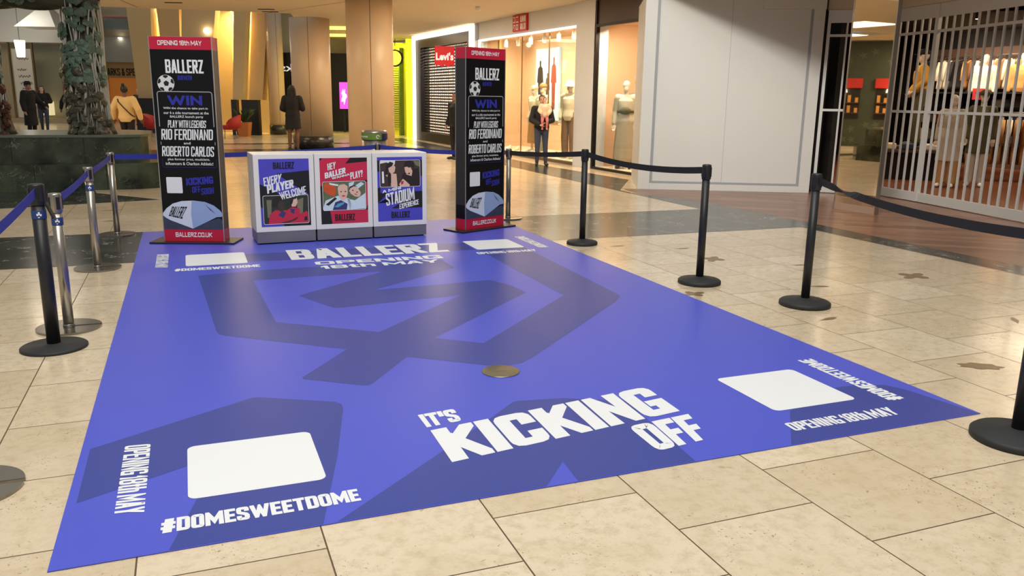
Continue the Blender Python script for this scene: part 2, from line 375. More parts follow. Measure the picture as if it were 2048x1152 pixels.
def text_in(mb, text, quad, style, z=0, mi=0, M=None):
    polys, _ = lettering(text, **STY[style]); BL, BR, TR, TL = [Vector((q[0], q[1])) for q in quad]
    for i, p in enumerate(polys):
        pts = []; zi = z*(1+.004*(i % 12)) if z < .004 else z+.000006*(i % 12)
        for u, v in p:
            q = (BL*(1-u)+BR*u)*(1-v)+(TL*(1-u)+TR*u)*v; pts.append((q.x, q.y, zi))
        n = len(pts); ar = sum(pts[i][0]*pts[(i+1) % n][1]-pts[(i+1) % n][0]*pts[i][1] for i in range(n))
        if abs(ar) < 1e-9: continue
        if ar < 0: pts = pts[::-1]
        mb.add(pts, [tuple(range(n))], mi, M=M)
def small_text(mb, text, x0, y0, x1, y1, z=0, mi=0, M=None, bold=.012):
    """a line of small print in the built-in typeface, fitted to a rectangle"""
    cu = bpy.data.curves.new('print', 'FONT'); cu.body = text; cu.resolution_u = 2; cu.offset = bold
    ob = bpy.data.objects.new('print', cu); C.objects.link(ob); bpy.context.view_layer.update()
    me = ob.evaluated_get(bpy.context.evaluated_depsgraph_get()).to_mesh()
    xs = [v.co.x for v in me.vertices]; ys = [v.co.y for v in me.vertices]
    ax, bx, ay, by = min(xs), max(xs), min(ys), max(ys)
    vs = [(x0+(v.co.x-ax)/(bx-ax)*(x1-x0), y0+(v.co.y-ay)/(by-ay)*(y1-y0), z) for v in me.vertices]
    fs = [tuple(p.vertices) for p in me.polygons]
    ob.evaluated_get(bpy.context.evaluated_depsgraph_get()).to_mesh_clear()
    bpy.data.objects.remove(ob); bpy.data.curves.remove(cu)
    mb.add(vs, fs, mi, M=M)
# ------------------------------------------------------------------ floor
LIME = limestone()
DARK = veined('dark_green_marble', (38, 42, 38), (62, 66, 60), (205, 208, 200), 2.4, .2, .75)
PLINTH = veined('green_serpentine_slab', (16, 24, 17), (72, 82, 60), (150, 160, 136), 2.2, .14, .35)
PLANK = planks()
o = MB().flat(rect(-16, -7, 24, 62)).obj('floor', LIME); o['kind'] = 'structure'
mb = MB()
mb.flat([(-16, 8.1), (7.04, 8.1), (7.04, -6), (7.42, -6), (7.4, 8.3), (7.3, 10.5), (6.84, 11.7), (6.84, 12.4), (7.9, 14.0), (7.6, 18), (7.4, 30), (6.72, 30), (6.75, 14), (6.78, 9.92), (-16, 9.92)], .0012)
mb.flat([(-6, 12.2), (-2.33, 12.43), (-.41, 12.94), (-1.33, 14.02), (-1.4, 14.5), (-6, 14.5)], .0012)
mb.flat([(-6, 17.6), (.2, 17.6), (.2, 18.3), (-6, 18.3)], .0012)
mb.flat([(-1.5, 22.4), (6.73, 22.4), (6.73, 24.4), (-1.5, 24.4)], .0012)
mb.flat([(.9, 26.6), (6.72, 26.6), (6.72, 27.2), (.9, 27.2)], .0012)
o = mb.obj('trim_1', DARK); o['kind'] = 'structure'
o = MB().flat([(7.42, -6), (14, -6), (14, 11.6), (9.6, 11.6), (7.0, 12.6), (6.84, 11.7), (7.3, 10.5), (7.4, 8.3)], .0016).obj('trim_2', PLANK); o['kind'] = 'structure'

# bronze leaves let into the stone
LEAFM = mat('bronze_inlay', (142, 116, 84), .35, .2, noise=.45, scale=40)
def leaf_shape(kind, s):
    if kind == 'slim': return [(-s, 0), (-.6*s, -.16*s), (0, -.3*s), (.6*s, -.2*s), (s, 0), (.6*s, .24*s), (0, .3*s), (-.6*s, .18*s), (-1.35*s, .04*s)]
    if kind == 'oak':
        P = []
        for i in range(28):
            a = 2*math.pi*i/28; r = s*(1+.16*math.cos(7*a)); P.append((r*math.cos(a), .48*r*math.sin(a)))
        return P
    P = []
    for i in range(36):
        a = 2*math.pi*i/36; r = s*(.35+.75*abs(math.cos(2.5*a/1.25))); P.append((r*math.cos(a), .8*r*math.sin(a)))
    return P
leaf_spots = [((4.9, 5.35), 'slim', .085, -.3, 'small bronze leaf inlaid in the stone behind the base of the slack-belted post'),
 ((4.22, 4.48), 'slim', .085, .2, 'slim bronze leaf inlaid in the stone just in front of the slack-belted post'),
 ((6.03, 5.43), 'maple', .15, .4, 'three-lobed bronze leaf inlaid in the stone beside the dark marble border strip'),
 ((4.31, 3.32), 'oak', .12, -.5, 'large bronze oak leaf inlaid in the stone near the right corner of the mat'),
 ((4.19, 7.58), 'slim', .08, .1, 'thin bronze leaf inlaid in the stone next to the low round base nearest the counter'),
 ((4.78, 7.25), 'slim', .08, 0, 'thin bronze leaf inlaid in the stone left of the second belted post'),
 ((4.74, 6.66), 'maple', .13, .8, 'forked bronze leaf inlaid in the stone behind the second belted post'),
 ((3.72, 5.45), 'maple', .1, .2, 'pale outlined leaf inlaid at the right edge of the mat'),
 ((5.5, 4.02), 'slim', .08, .9, 'bronze leaf inlaid in the stone half hidden by the near right post'),
 ((5.37, 6.15), 'slim', .07, -.2, 'faint small bronze leaf left of the slack-belted post, out on the bare stone'),
 ((-.95, 11.9), 'slim', .12, .1, 'faint bronze leaf inlaid in the stone behind the left poster tower'),
 ((-.9, 10.9), 'slim', .1, .1, 'thin bronze leaf inlaid in the stone between the rearmost steel post and left tower'),
 ((4.3, 11.2), 'slim', .12, .1, 'thin bronze leaf inlaid in the glossy stone behind the right poster tower')]
for (x, y), k, s, a, lb in leaf_spots:
    o = MB().flat(leaf_shape(k, s)).obj('leaf_inlay', LEAFM); o.location = (x, y, .0016); o.rotation_euler.z = a
    tag(o, lb, 'floor inlay', 'bronze leaf inlays in the stone floor')

# ------------------------------------------------------------------ the printed floor mat
BLUE = mat('mat_violet_blue', (76, 87, 200), .38, noise=.03, scale=3, spec=.4)
NAVY = mat('mat_dark_blue', (56, 69, 150), .38, noise=.03, scale=3, spec=.4)
WHT = mat('print_white', (234, 236, 236), .45)
X0, X1, Y0, Y1 = -.515, 3.63, 2.757, 9.9
matobj = MB().prism(rect(X0, Y0, X1, Y1), .0018, .0042).obj('floor_mat', BLUE)
tag(matobj, 'huge violet-blue printed floor mat lying on the pale stone tiles', 'floor mat')
LOGO_A = [(.017,7.323),(.483,7.40),(1.432,7.42),(2.183,7.40),(2.19,6.991),(1.304,6.341),(2.322,6.413),(2.42,6.168),(2.445,5.894),(1.404,4.905),(1.66,4.694),(2.69,5.714),(2.69,7.79),(2.66,8.2),(3.2,8.2),(3.19,7.633),(3.119,5.638),(3.102,5.544),(2.999,5.416),(1.855,4.335),(1.742,4.245),(1.649,4.231),(1.538,4.273),(1.138,4.579),(.847,4.182),(.82,4.163),(.787,4.174),(.507,4.376),(.504,4.404),(.828,4.842),(.149,5.378),(.111,5.422),(.098,5.51)]
LOGO_A_HOLE = [(.441,6.986),(.485,5.614),(1.095,5.15),(1.922,5.972),(.95,5.867),(.921,5.876),(.726,6.337),(1.557,7.042)]
LOGO_BAR = [(.03,8.22),(.78,8.21),(2.66,8.2),(2.66,7.80),(2.43,7.80),(.92,7.80),(.03,7.84)]
LOGO_B = [(-.481,3.753),(.223,4.17),(.257,4.167),(.613,3.975),(.636,3.933),(.636,3.876),(.516,3.335),(.367,2.762),(-.151,2.762),(-.056,3.117),(.023,3.444),(-.085,3.437),(-.48,3.233)]
LOGO_C = [(.418,2.762),(.945,3.215),(1.302,3.529),(1.463,3.677),(1.49,3.682),(1.724,3.645),(2.018,3.5),(1.949,2.762),(1.39,2.762),(1.407,2.949),(1.25,2.762)]
LOGO_D = [(2.459,2.762),(2.73,3.1),(3.041,3.272),(3.234,3.302),(3.373,3.288),(3.495,3.241),(3.544,3.151),(3.62,2.762)]
mb = MB(); zz = .0047
mb.flat(LOGO_A, zz, holes=[LOGO_A_HOLE]); mb.flat(LOGO_BAR, zz-.0001)
for q in (LOGO_B, LOGO_C, LOGO_D): mb.flat(q, zz)
o = mb.obj('printed_crest', NAVY, matobj); o['label'] = 'dark blue crest pattern printed across the mat'
for lb, cx0, cy0, cx1, cy1 in (('near left', -.088, 3.121, .437, 3.636), ('near right', 2.66, 3.121, 3.182, 3.636), ('far left', -.08, 7.765, .452, 8.325), ('far right', 2.683, 7.78, 3.202, 8.3)):
    o = MB().flat(rrect(cx0, cy0, cx1, cy1, .035), .0052).obj('printed_card', WHT, matobj); o['label'] = 'white rounded square printed at the %s corner' % lb
MAT_TEXT = [('k',"IT'S",[(.96,3.5),(1.14,3.525),(1.149,3.685),(.958,3.663)]),('k','KICKING',[(.959,3.1),(2.205,3.285),(2.222,3.652),(.965,3.46)]),('k','OFF',[(1.85,2.905),(2.158,2.948),(2.222,3.237),(1.86,3.195)]),
 ('h','#DOMESWEETDOME',[(-.18,2.886),(.532,2.893),(.532,2.994),(-.18,2.989)]),('o','OPENING 18th MAY',[(-.342,3.735),(-.341,3.083),(-.239,3.075),(-.238,3.725)]),
 ('o','OPENING 18th MAY',[(2.585,2.885),(3.23,2.882),(3.24,2.981),(2.59,2.977)]),('h','#DOMESWEETDOME',[(3.43,3.042),(3.43,3.757),(3.328,3.757),(3.328,3.042)]),
 ('h','#DOMESWEETDOME',[(-.172,7.56),(.545,7.55),(.545,7.668),(-.17,7.67)]),('o','OPENING 18th MAY',[(-.333,8.43),(-.333,7.765),(-.228,7.765),(-.228,8.43)]),
 ('b','BALLERZ',[(.844,7.785),(2.392,7.775),(2.391,8.29),(.844,8.31)]),('w','OPENING',[(1.026,7.49),(2.23,7.455),(2.23,7.625),(1.03,7.635)]),('w','18th MAY',[(1.055,7.285),(2.14,7.275),(2.15,7.42),(1.05,7.43)]),
 ('o','OPENING 18th MAY',[(2.615,7.54),(3.24,7.54),(3.25,7.65),(2.617,7.65)]),('h','#DOMESWEETDOME',[(3.445,7.715),(3.445,8.42),(3.335,8.42),(3.335,7.715)])]
for st, tx, q in MAT_TEXT:
    mb = MB(); text_in(mb, tx, q, st, .0054); mb.obj('printed_lettering', WHT, matobj)
mb = MB(); mb.lathe([(.0, .0044), (.108, .0044), (.108, .0075), (.1, .009), (.0, .009)], 40); mb.box(-.03, -.006, .009, .03, .006, .0096)
for k in range(6): mb.add([(.02*math.cos(a)+.03, .02*math.sin(a), .0093) for a in [k]], [])
o = mb.obj('floor_socket_cover', mat('brushed_brass_steel', (150, 140, 112), .3, .85, noise=.2, scale=40, aniso=(1, 12, 1))); o.location = (1.572, 4.145, 0)
tag(o, 'round brushed metal floor socket cover showing through the mat', 'floor cover')

# ------------------------------------------------------------------ queue barrier posts
BLK = mat('post_black', (30, 30, 31), .42, noise=.1, scale=8); BLKR = mat('base_rubber_black', (36, 37, 38), .62, noise=.12, scale=14)
STEEL = mat('brushed_steel', (168, 160, 148), .28, .9, noise=.12, scale=10, aniso=(1, 1, .05)); STEELB = mat('steel_base_plate', (150, 146, 138), .24, .9, noise=.15, scale=6)
BLUEB = mat('belt_blue', (44, 54, 158), .7, noise=.08, scale=60); BLACKB = mat('belt_black', (26, 26, 27), .75); DBLUE = mat('badge_blue', (34, 62, 120), .5)
def belt(mb, a, b, w=.05, sag=.02, twist=None, n=40):
    a, b = Vector(a), Vector(b); d = (b-a); side = Vector((d.y, -d.x, 0)).normalized(); vs = []
    for i in range(n+1):
        t = i/n; p = a+d*t; p.z -= sag*4*t*(1-t); ang = 0
        if twist:
            e = min(1, max(0, (t-twist[0])/(twist[1]-twist[0]))); ang = math.pi*(e*e*(3-2*e))
        up = Vector((0, 0, 1))*math.cos(ang)+side*math.sin(ang); nn = up.cross(d).normalized()*.0012
        for s, k in ((1, 1), (1, -1), (-1, -1), (-1, 1)): vs.append(p+up*(s*w/2)+nn*k)
    fs = []
    for i in range(n):
        for k in range(4): fs.append((i*4+k, i*4+(k+1) % 4, (i+1)*4+(k+1) % 4, (i+1)*4+k))
    mb.add(vs, fs + [(3, 2, 1, 0), tuple(n*4+k for k in range(4))], 0)
def post(kind, xy, label, to=None, rb=.185, badge=True, beltc='blue', sag=.015, twist=None, head=1, w=.055, clip=None):
    steel = kind == 'steel'; h = .885 if steel else (.99 if kind == 'flat' else 1.0); bm_, pm_ = (STEELB, STEEL) if steel else (BLKR, BLK)
    t = thing('queue_barrier_post', label, 'barrier post', (xy[0], xy[1], 0), 0, 'retractable belt barrier posts around the mat')
    mb = MB()
    if steel:
        P = [(rb*math.cos(a), rb*math.sin(a)) for a in [math.radians(4.5+351*i/47) for i in range(48)]] + [(.035, -.014), (.035, .014)]
        mb.prism(P, .0015, .014); mb.lathe([(.036, .014), (.034, .03), (.028, .034)], 24)
    elif kind == 'flat': mb.lathe([(rb, .0015), (rb, .014), (rb-.008, .02), (.05, .026), (.04, .034)], 48)
    else: mb.lathe([(rb, .0015), (rb, .026), (rb-.012, .036), (.06, .052), (.045, .06)], 48)
    mb.obj('base', bm_, t)
    pr = .032 if steel else (.038 if kind == 'flat' else .032)
    MB().lathe([(pr, .012), (pr, h-.09)], 28).obj('pole', pm_, t)
    mb = MB(); hr = pr+.004
    mb.lathe([(hr, h-.12), (hr+.002, h-.115), (hr+.002, h-.008), (hr, h), (hr-.01, h+.003)], 28)
    hd = mb.obj('belt_head', pm_, t)
    mb = MB()
    for k in range(4):
        M = rotz(k*math.pi/2+.5); mb.box(hr-.003, -.011, h-.098, hr+.005, .011, h-.02, M=M)
    mb.obj('belt_slot', BLK if not steel else mat('slot_black', (22, 22, 24), .5), hd)
    if badge:
        bd = MB().lathe([(pr+.0015, h-.2), (pr+.002, h-.198), (pr+.002, h-.152), (pr+.0015, h-.15)], 28).obj('badge_band', DBLUE, t); bd['label'] = 'blue paper band round the pole'
        mb = MB(); a0 = math.atan2(-xy[1], -xy[0])
        for (dx, z0, z1) in ((-.008, -.18, -.168), (0, -.176, -.158), (.008, -.182, -.17), (-.002, -.192, -.187)):
            aa = a0+dx/pr; mb.add([((pr+.0028)*math.cos(aa+s*.12), (pr+.0028)*math.sin(aa+s*.12), h+z) for s, z in ((-1, z0), (1, z0), (1, z1), (-1, z1))], [(0, 1, 2, 3)])
        mb.obj('badge_emblem', WHT, bd)
    if clip:
        MB().box(0, -.012, -.1, .012, .012, 0, M=rotz(clip) @ Matrix.Translation((hr, 0, h-.11)) @ Matrix.Rotation(-.4, 4, 'Y')).obj('belt_clip', BLK, t)
    if to:
        mb = MB(); tx = Vector((to[0]-xy[0], to[1]-xy[1], to[2]-(h-.048))); u = Vector((tx.x, tx.y, 0)).normalized()
        belt(mb, Vector((0, 0, h-.048))+u*(hr+.006), tx+Vector((0, 0, h-.048))-u*.045, w, sag, twist)
        b = mb.obj('belt', BLUEB if beltc == 'blue' else BLACKB, t)
        b['label'] = ('blue' if beltc == 'blue' else 'black')+' webbing belt drawn out to the next post'
    return t
HS, HB = .837, .952
B_ = (2.42, 11.2)
post('steel', (-.885, 3.5), 'brushed steel barrier post at the lower left, only its round base in view', None, .195)
post('flat', (-.83, 5.45), 'black barrier post with flat round base and blue belt, in front of a steel post', (-.885, 3.5, HS), .185, clip=-.35)
post('steel', (-.80, 5.9), 'brushed steel barrier post with notched base, standing right behind the black post', (-.8, 7.92, HS), .195)
post('steel', (-.8, 7.92), 'brushed steel barrier post standing at the edge of the dark marble band, blue paper badge', (-.765, 9.8, HS), .19)
post('steel', (-.765, 9.8), 'brushed steel barrier post without badge, rearmost on the left, blue belts both ways', (B_[0], B_[1], HS), .185, badge=False, sag=.03)
post('steel', B_, 'barrier post with black head beside the recycling bin, behind the counter', (3.79, 9.8, HS), .185, badge=False, sag=.03)
post('steel', (3.79, 9.8), 'slim steel barrier post half hidden behind the right poster tower', (3.87, 7.8, HB), .18, badge=False, beltc='black')
post('black', (3.87, 7.8), 'black barrier post with small domed base, between steel post and next black post', (3.99, 5.78, HB), .165, badge=False, beltc='black', sag=.05)
post('black', (3.99, 5.78), 'black barrier post ending the taut black belt, in front of the white hoarding', None, .18, badge=False)
post('black', (4.33, 4.87), 'black barrier post with a slack twisted black belt hanging from it', (3.505, 2.46, HB), .19, badge=False, beltc='black', sag=.05, twist=(.08, .3), w=.05)
post('black', (3.505, 2.46), 'black barrier post at the right edge beside the mat corner, head out of view', None, .2, badge=False)

# ------------------------------------------------------------------ poster towers
PBLK = mat('tower_black', (14, 13, 15), .33, spec=.3); PRED = mat('tower_red', (196, 26, 58), .36); PBLU = mat('tower_print_blue', (44, 48, 160), .4); PSIDE = mat('tower_side_grey', (44, 43, 44), .4)
ALU = mat('aluminium_edge', (190, 190, 190), .3, .8); INK = mat('print_ink', (24, 23, 26), .45); PBLK2 = mat('tower_base_black', (34, 32, 32), .4)
PILW = mat('pillow_print_white', (212, 220, 232), .42, noise=.05, scale=9); PILS = mat('pillow_print_blue', (150, 172, 212), .42, noise=.08, scale=9); PGRD = mat('print_slate', (58, 66, 84), .45, noise=.35, scale=16); PDIM = mat('print_dim_blue', (34, 38, 110), .45)
def tower(loc, rz, label):
    w, d, H = .61, .165, 2.045; t = thing('poster_tower', label, 'advertising tower', (loc[0], loc[1], .0045), rz, 'poster towers at the back of the mat')
    MB().box(-.43, -.175, 0, .43, .165, .018).obj('base_plate', PBLK2, t, bevel=.004)
    body = MB()
    body.box(-w/2, -d/2, .14, w/2, d/2, 1.925, 0); body.box(-w/2, -d/2, .018, w/2, d/2, .14, 1); body.box(-w/2, -d/2, 1.925, w/2, d/2, H, 1)
    body = body.obj('tower_body', [PBLK, PRED], t)
    mb = MB()
    for sx in (-1, 1):
        for sy in (-1, 1): mb.box(sx*w/2-.004, sy*d/2-.004, .018, sx*w/2+.004, sy*d/2+.004, H+.002)
    mb.box(-w/2, -d/2, H, w/2, d/2, H+.003); mb.obj('edge_trim', ALU, body)
    mb = MB()
    for sx in (-1, 1): mb.box(sx*(w/2+.001)-.001, -d/2+.006, .3, sx*(w/2+.001)+.001, d/2-.006, 1.925)
    mb.obj('side_panel', PSIDE, body)
    F = frame3((-w/2, -d/2, 0), (w, 0, 0), (0, 0, 1))
    def q(u0, u1, z0, z1, sk=0, tilt=0): return [(u0, z0), (u1, z0+tilt), (u1+sk, z1+tilt), (u0+sk, z1)]
    e = .0012
    def line(tx, qd, st): mb = MB(); text_in(mb, tx, qd, st, e, 0, F); mb.obj('lettering', WHT, body)
    def sline(tx, *r): mb = MB(); small_text(mb, tx, *r, e, 0, F); mb.obj('small_print', WHT, body)
    line('OPENING 18th MAY', q(.14, .84, 1.965, 2.01), 'x'); line('BALLERZ', q(.235, .845, 1.70, 1.83), 'c')
    sline('WIN the chance to take part in', .15, 1.345, .87, 1.372); sline('our 6 a side tournament at the', .15, 1.303, .88, 1.33); sline('BALLERZ launch party', .25, 1.261, .79, 1.29)
    line('PLAY WITH LEGENDS', q(.2, .82, 1.17, 1.243, .012), 'n'); line('RIO FERDINAND', q(.08, .92, 1.05, 1.155, .012), 'n'); sline('and', .44, 1.005, .55, 1.03)
    line('ROBERTO CARLOS', q(.07, .92, .885, .985, .012), 'n'); sline('plus former pros, musicians,', .16, .838, .85, .868); sline('influencers & Charlton Athletic!', .12, .797, .9, .828); line('BALLERZ.CO.UK', q(.19, .8, .06, .108), 'x')
    for tx, qd, st in (('WIN', q(.23, .79, 1.39, 1.485), 'w'), ('KICKING', q(.43, .88, .59, .665, .0, .025), 'k'), ('OFF', q(.52, .66, .515, .578, .0, .01), 'c'), ('SOON', q(.67, .88, .497, .563, .0, .015), 'c'), ('BLUEWATER', q(.42, .65, 1.635, 1.678), 'c')):
        mb = MB(); text_in(mb, tx, qd, st, e, 0, F); o = mb.obj('lettering', PBLU, body); o['label'] = 'blue printed lettering'
    mb = MB()      # frame line
    def ln(pts, wd=.004, mi=0):
        for (a, b), (c, dd) in zip(pts, pts[1:]):
            L = math.hypot((c-a)*w, dd-b); nx, nz = -(dd-b)/L*wd/2, (c-a)*w/L*wd/2
            mb.add([(a-nx/w, b-nz, e), (c-nx/w, dd-nz, e), (c+nx/w, dd+nz, e), (a+nx/w, b+nz, e)], [(0, 1, 2, 3)], mi, M=F)
    ln([(.07, 1.18), (.07, 1.5), (.078, 1.515), (.1, 1.522), (.92, 1.522), (.945, 1.515), (.953, 1.5), (.953, 1.18)], .008)
    ln([(.07, 1.03), (.07, 1.0)], .006); ln([(.953, 1.03), (.953, 1.0)], .006)
    ln([(.07, .86), (.07, .79), (.09, .775), (.93, .775), (.953, .79), (.953, .86)], .005, 1)
    mb.obj('frame_line', [mat('print_grey', (170, 170, 172), .45), PDIM], body)
    mb = MB(); mb.flat(rrect(.105, .512, .365, .675, .012, 2), e, 0, M=F); mb.obj('printed_card', WHT, body)
    # football
    mb = MB(); bx, bz, r = .225, 1.6, .083
    mb.flat([(bx+x/w, bz+y) for x, y in circ(0, 0, r, 28)], e, 0, M=F)
    pent = lambda cx, cy, rr_, a0, sq=1, sa=0: [(bx+(cx+rr_*(math.cos(a)*math.cos(sa)*sq-math.sin(a)*math.sin(sa)))/w, bz+cy+rr_*(math.cos(a)*math.sin(sa)*sq+math.sin(a)*math.cos(sa))) for a in [a0+2*math.pi*i/5 for i in range(5)]]
    mb.flat(pent(.004, 0, .029, math.pi/2), e*1.4, 1, M=F)
    for k in range(5):
        a = math.pi/2+math.pi/5+2*math.pi*k/5+math.pi/5; cx, cy = .069*math.cos(a), .069*math.sin(a)
        mb.flat([(bx+x/w, bz+y) for x, y in [(cx+dx*math.cos(a)-dy*math.sin(a), cy+dx*math.sin(a)+dy*math.cos(a)) for dx, dy in ((-.02, -.0), (-.006, -.024), (.008, -.022), (.011, 0), (.008, .022), (-.006, .024))]], e*1.4, 1, M=F)
    mb.obj('football_picture', [mat('ball_white', (222, 222, 220), .45), INK], body)
    # picture of the inflated white pillow dome
    mb = MB()
    mb.flat([(0, .14), (1, .14), (1, .235), (.93, .26), (.6, .19), (.5, .23), (.05, .285), (0, .29)], e, 0, M=F)
    dome = [(0, .3), (.07, .355), (.18, .405), (.33, .432), (.52, .438), (.72, .425), (.86, .39), (.96, .34), (1, .305), (1, .28), (.97, .272), (.9, .27), (.49, .148), (.12, .235), (.05, .26), (0, .285)]
    mb.flat(dome, e*1.3, 1, M=F)
    mb.flat([(.50, .436), (.72, .425), (.86, .39), (.96, .34), (1, .305), (1, .28), (.97, .272), (.9, .27), (.49, .148), (.475, .3)], e*1.6, 2, M=F)
    text_in(mb, 'BALLERZ', [(.10, .278), (.32, .248), (.42, .375), (.17, .375)], 'c', e*2, 3, F)
    text_in(mb, 'BALL', [(.79, .345), (.88, .302), (.86, .325), (.72, .4)], 'c', e*2, 3, F)
    mb.obj('pillow_picture', [PGRD, PILW, PILS, INK], body)
    return t
tower((.04, 9.09), -.345, 'tall black and red poster tower left of the counter, turned to its right')
tower((3.17, 9.11), .417, 'tall black and red poster tower right of the counter, turned to its left')

# ------------------------------------------------------------------ white counter of three units with posters
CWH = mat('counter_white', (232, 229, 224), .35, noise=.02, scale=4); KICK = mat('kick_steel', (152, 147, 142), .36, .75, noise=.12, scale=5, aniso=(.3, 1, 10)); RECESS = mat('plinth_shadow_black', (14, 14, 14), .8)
VIO = mat('poster_violet', (78, 74, 190), .4); RED = mat('poster_red', (204, 40, 74), .4); KID = mat('skin_print', (226, 186, 164), .45); SK2 = mat('skin_print_brown', (136, 92, 74), .45); SK3 = mat('skin_print_tan', (196, 150, 124), .45)
GRN = mat('print_dark_green', (44, 50, 40), .5, noise=.5, scale=26); GRN2 = mat('print_green', (96, 112, 80), .5, noise=.3, scale=20); BRN = mat('print_brown', (66, 52, 46), .5, noise=.4, scale=30); SHRT = mat('print_shirt_red', (196, 40, 70), .45, noise=.15, scale=30); SHB = mat('print_shirt_blue', (58, 56, 110), .45); SHW = mat('print_shirt_pale', (206, 222, 234), .45, noise=.08, scale=30); ORG = mat('print_orange', (206, 84, 40), .45, noise=.25, scale=30); HAIR_ = mat('print_hair', (40, 30, 28), .5)
ca, sa = math.cos(.045), math.sin(.045)
POSTERS = {
 0: dict(label='left counter unit with violet poster reading EVERY PLAYER WELCOME', bg=VIO, text=[('BALLERZ', 1, 'c', [(.28,.855),(.694,.855),(.705,.954),(.281,.95)]), ('EVERY', 0, 'c', [(.088,.604),(.415,.655),(.445,.784),(.076,.728)]), ('PLAYER', 0, 'k', [(.144,.493),(.677,.575),(.67,.696),(.138,.624)]), ('WELCOME', 0, 'c', [(.416,.396),(.925,.477),(.917,.596),(.37,.505)])],
   dark=[[(.34,.785),(1,.825),(1,.46),(.62,.64)], [(0,.64),(.5,.44),(.5,.25),(.05,.28),(0,.3)], [(.93,0),(1,0),(1,.5),(.97,.5)], [(.45,0),(1,0),(1,.05),(.45,.05)]]),
 1: dict(label='middle counter unit with red poster reading HEY BALLER WANNA PLAY?', bg=RED, text=[('HEY', 0, 'c', [(.165,.815),(.326,.843),(.335,.945),(.158,.915)]), ('BALLER', 0, 'k', [(.102,.692),(.539,.768),(.534,.857),(.098,.778)]), ('WANNA', 0, 'w', [(.245,.675),(.622,.736),(.616,.766),(.24,.712)]), ('PLAY?', 0, 'c', [(.638,.669),(.903,.712),(.898,.814),(.63,.776)]), ('BALLERZ', 1, 'c', [(.287,.045),(.711,.045),(.71,.146),(.287,.147)])],
   dark=[[(.54,.915),(.64,1),(1,1),(1,.94)], [(0,.96),(0,1),(.07,1)], [(0,.58),(.3,.63),(1,.66),(1,.63),(.3,.6),(.06,.5),(.06,.2),(.19,.2),(.23,0),(0,0)], [(.95,.2),(1,.28),(1,.2)]]),
 2: dict(label='right counter unit with violet poster reading A MINI STADIUM EXPERIENCE', bg=VIO, text=[('A MINI', 0, 'w', [(.105,.443),(.518,.501),(.514,.55),(.103,.487)]), ('STADIUM', 0, 'c', [(.184,.242),(.823,.331),(.813,.529),(.167,.433)]), ('EXPERIENCE', 0, 'c', [(.475,.182),(.917,.251),(.911,.33),(.474,.266)]), ('BALLERZ', 1, 'c', [(.294,.051),(.709,.049),(.708,.147),(.29,.147)])],
   dark=[[(0,.29),(.5,.46),(1,.46),(1,.2),(.3,.2),(.55,.3),(.2,.36)], [(0,.53),(.06,.53),(.06,.45),(.25,.45),(0,.29)], [(0,.78),(.05,.78),(.05,.95),(0,.95)], [(.95,.7),(1,.7),(1,.95),(.95,.95)]]),
}
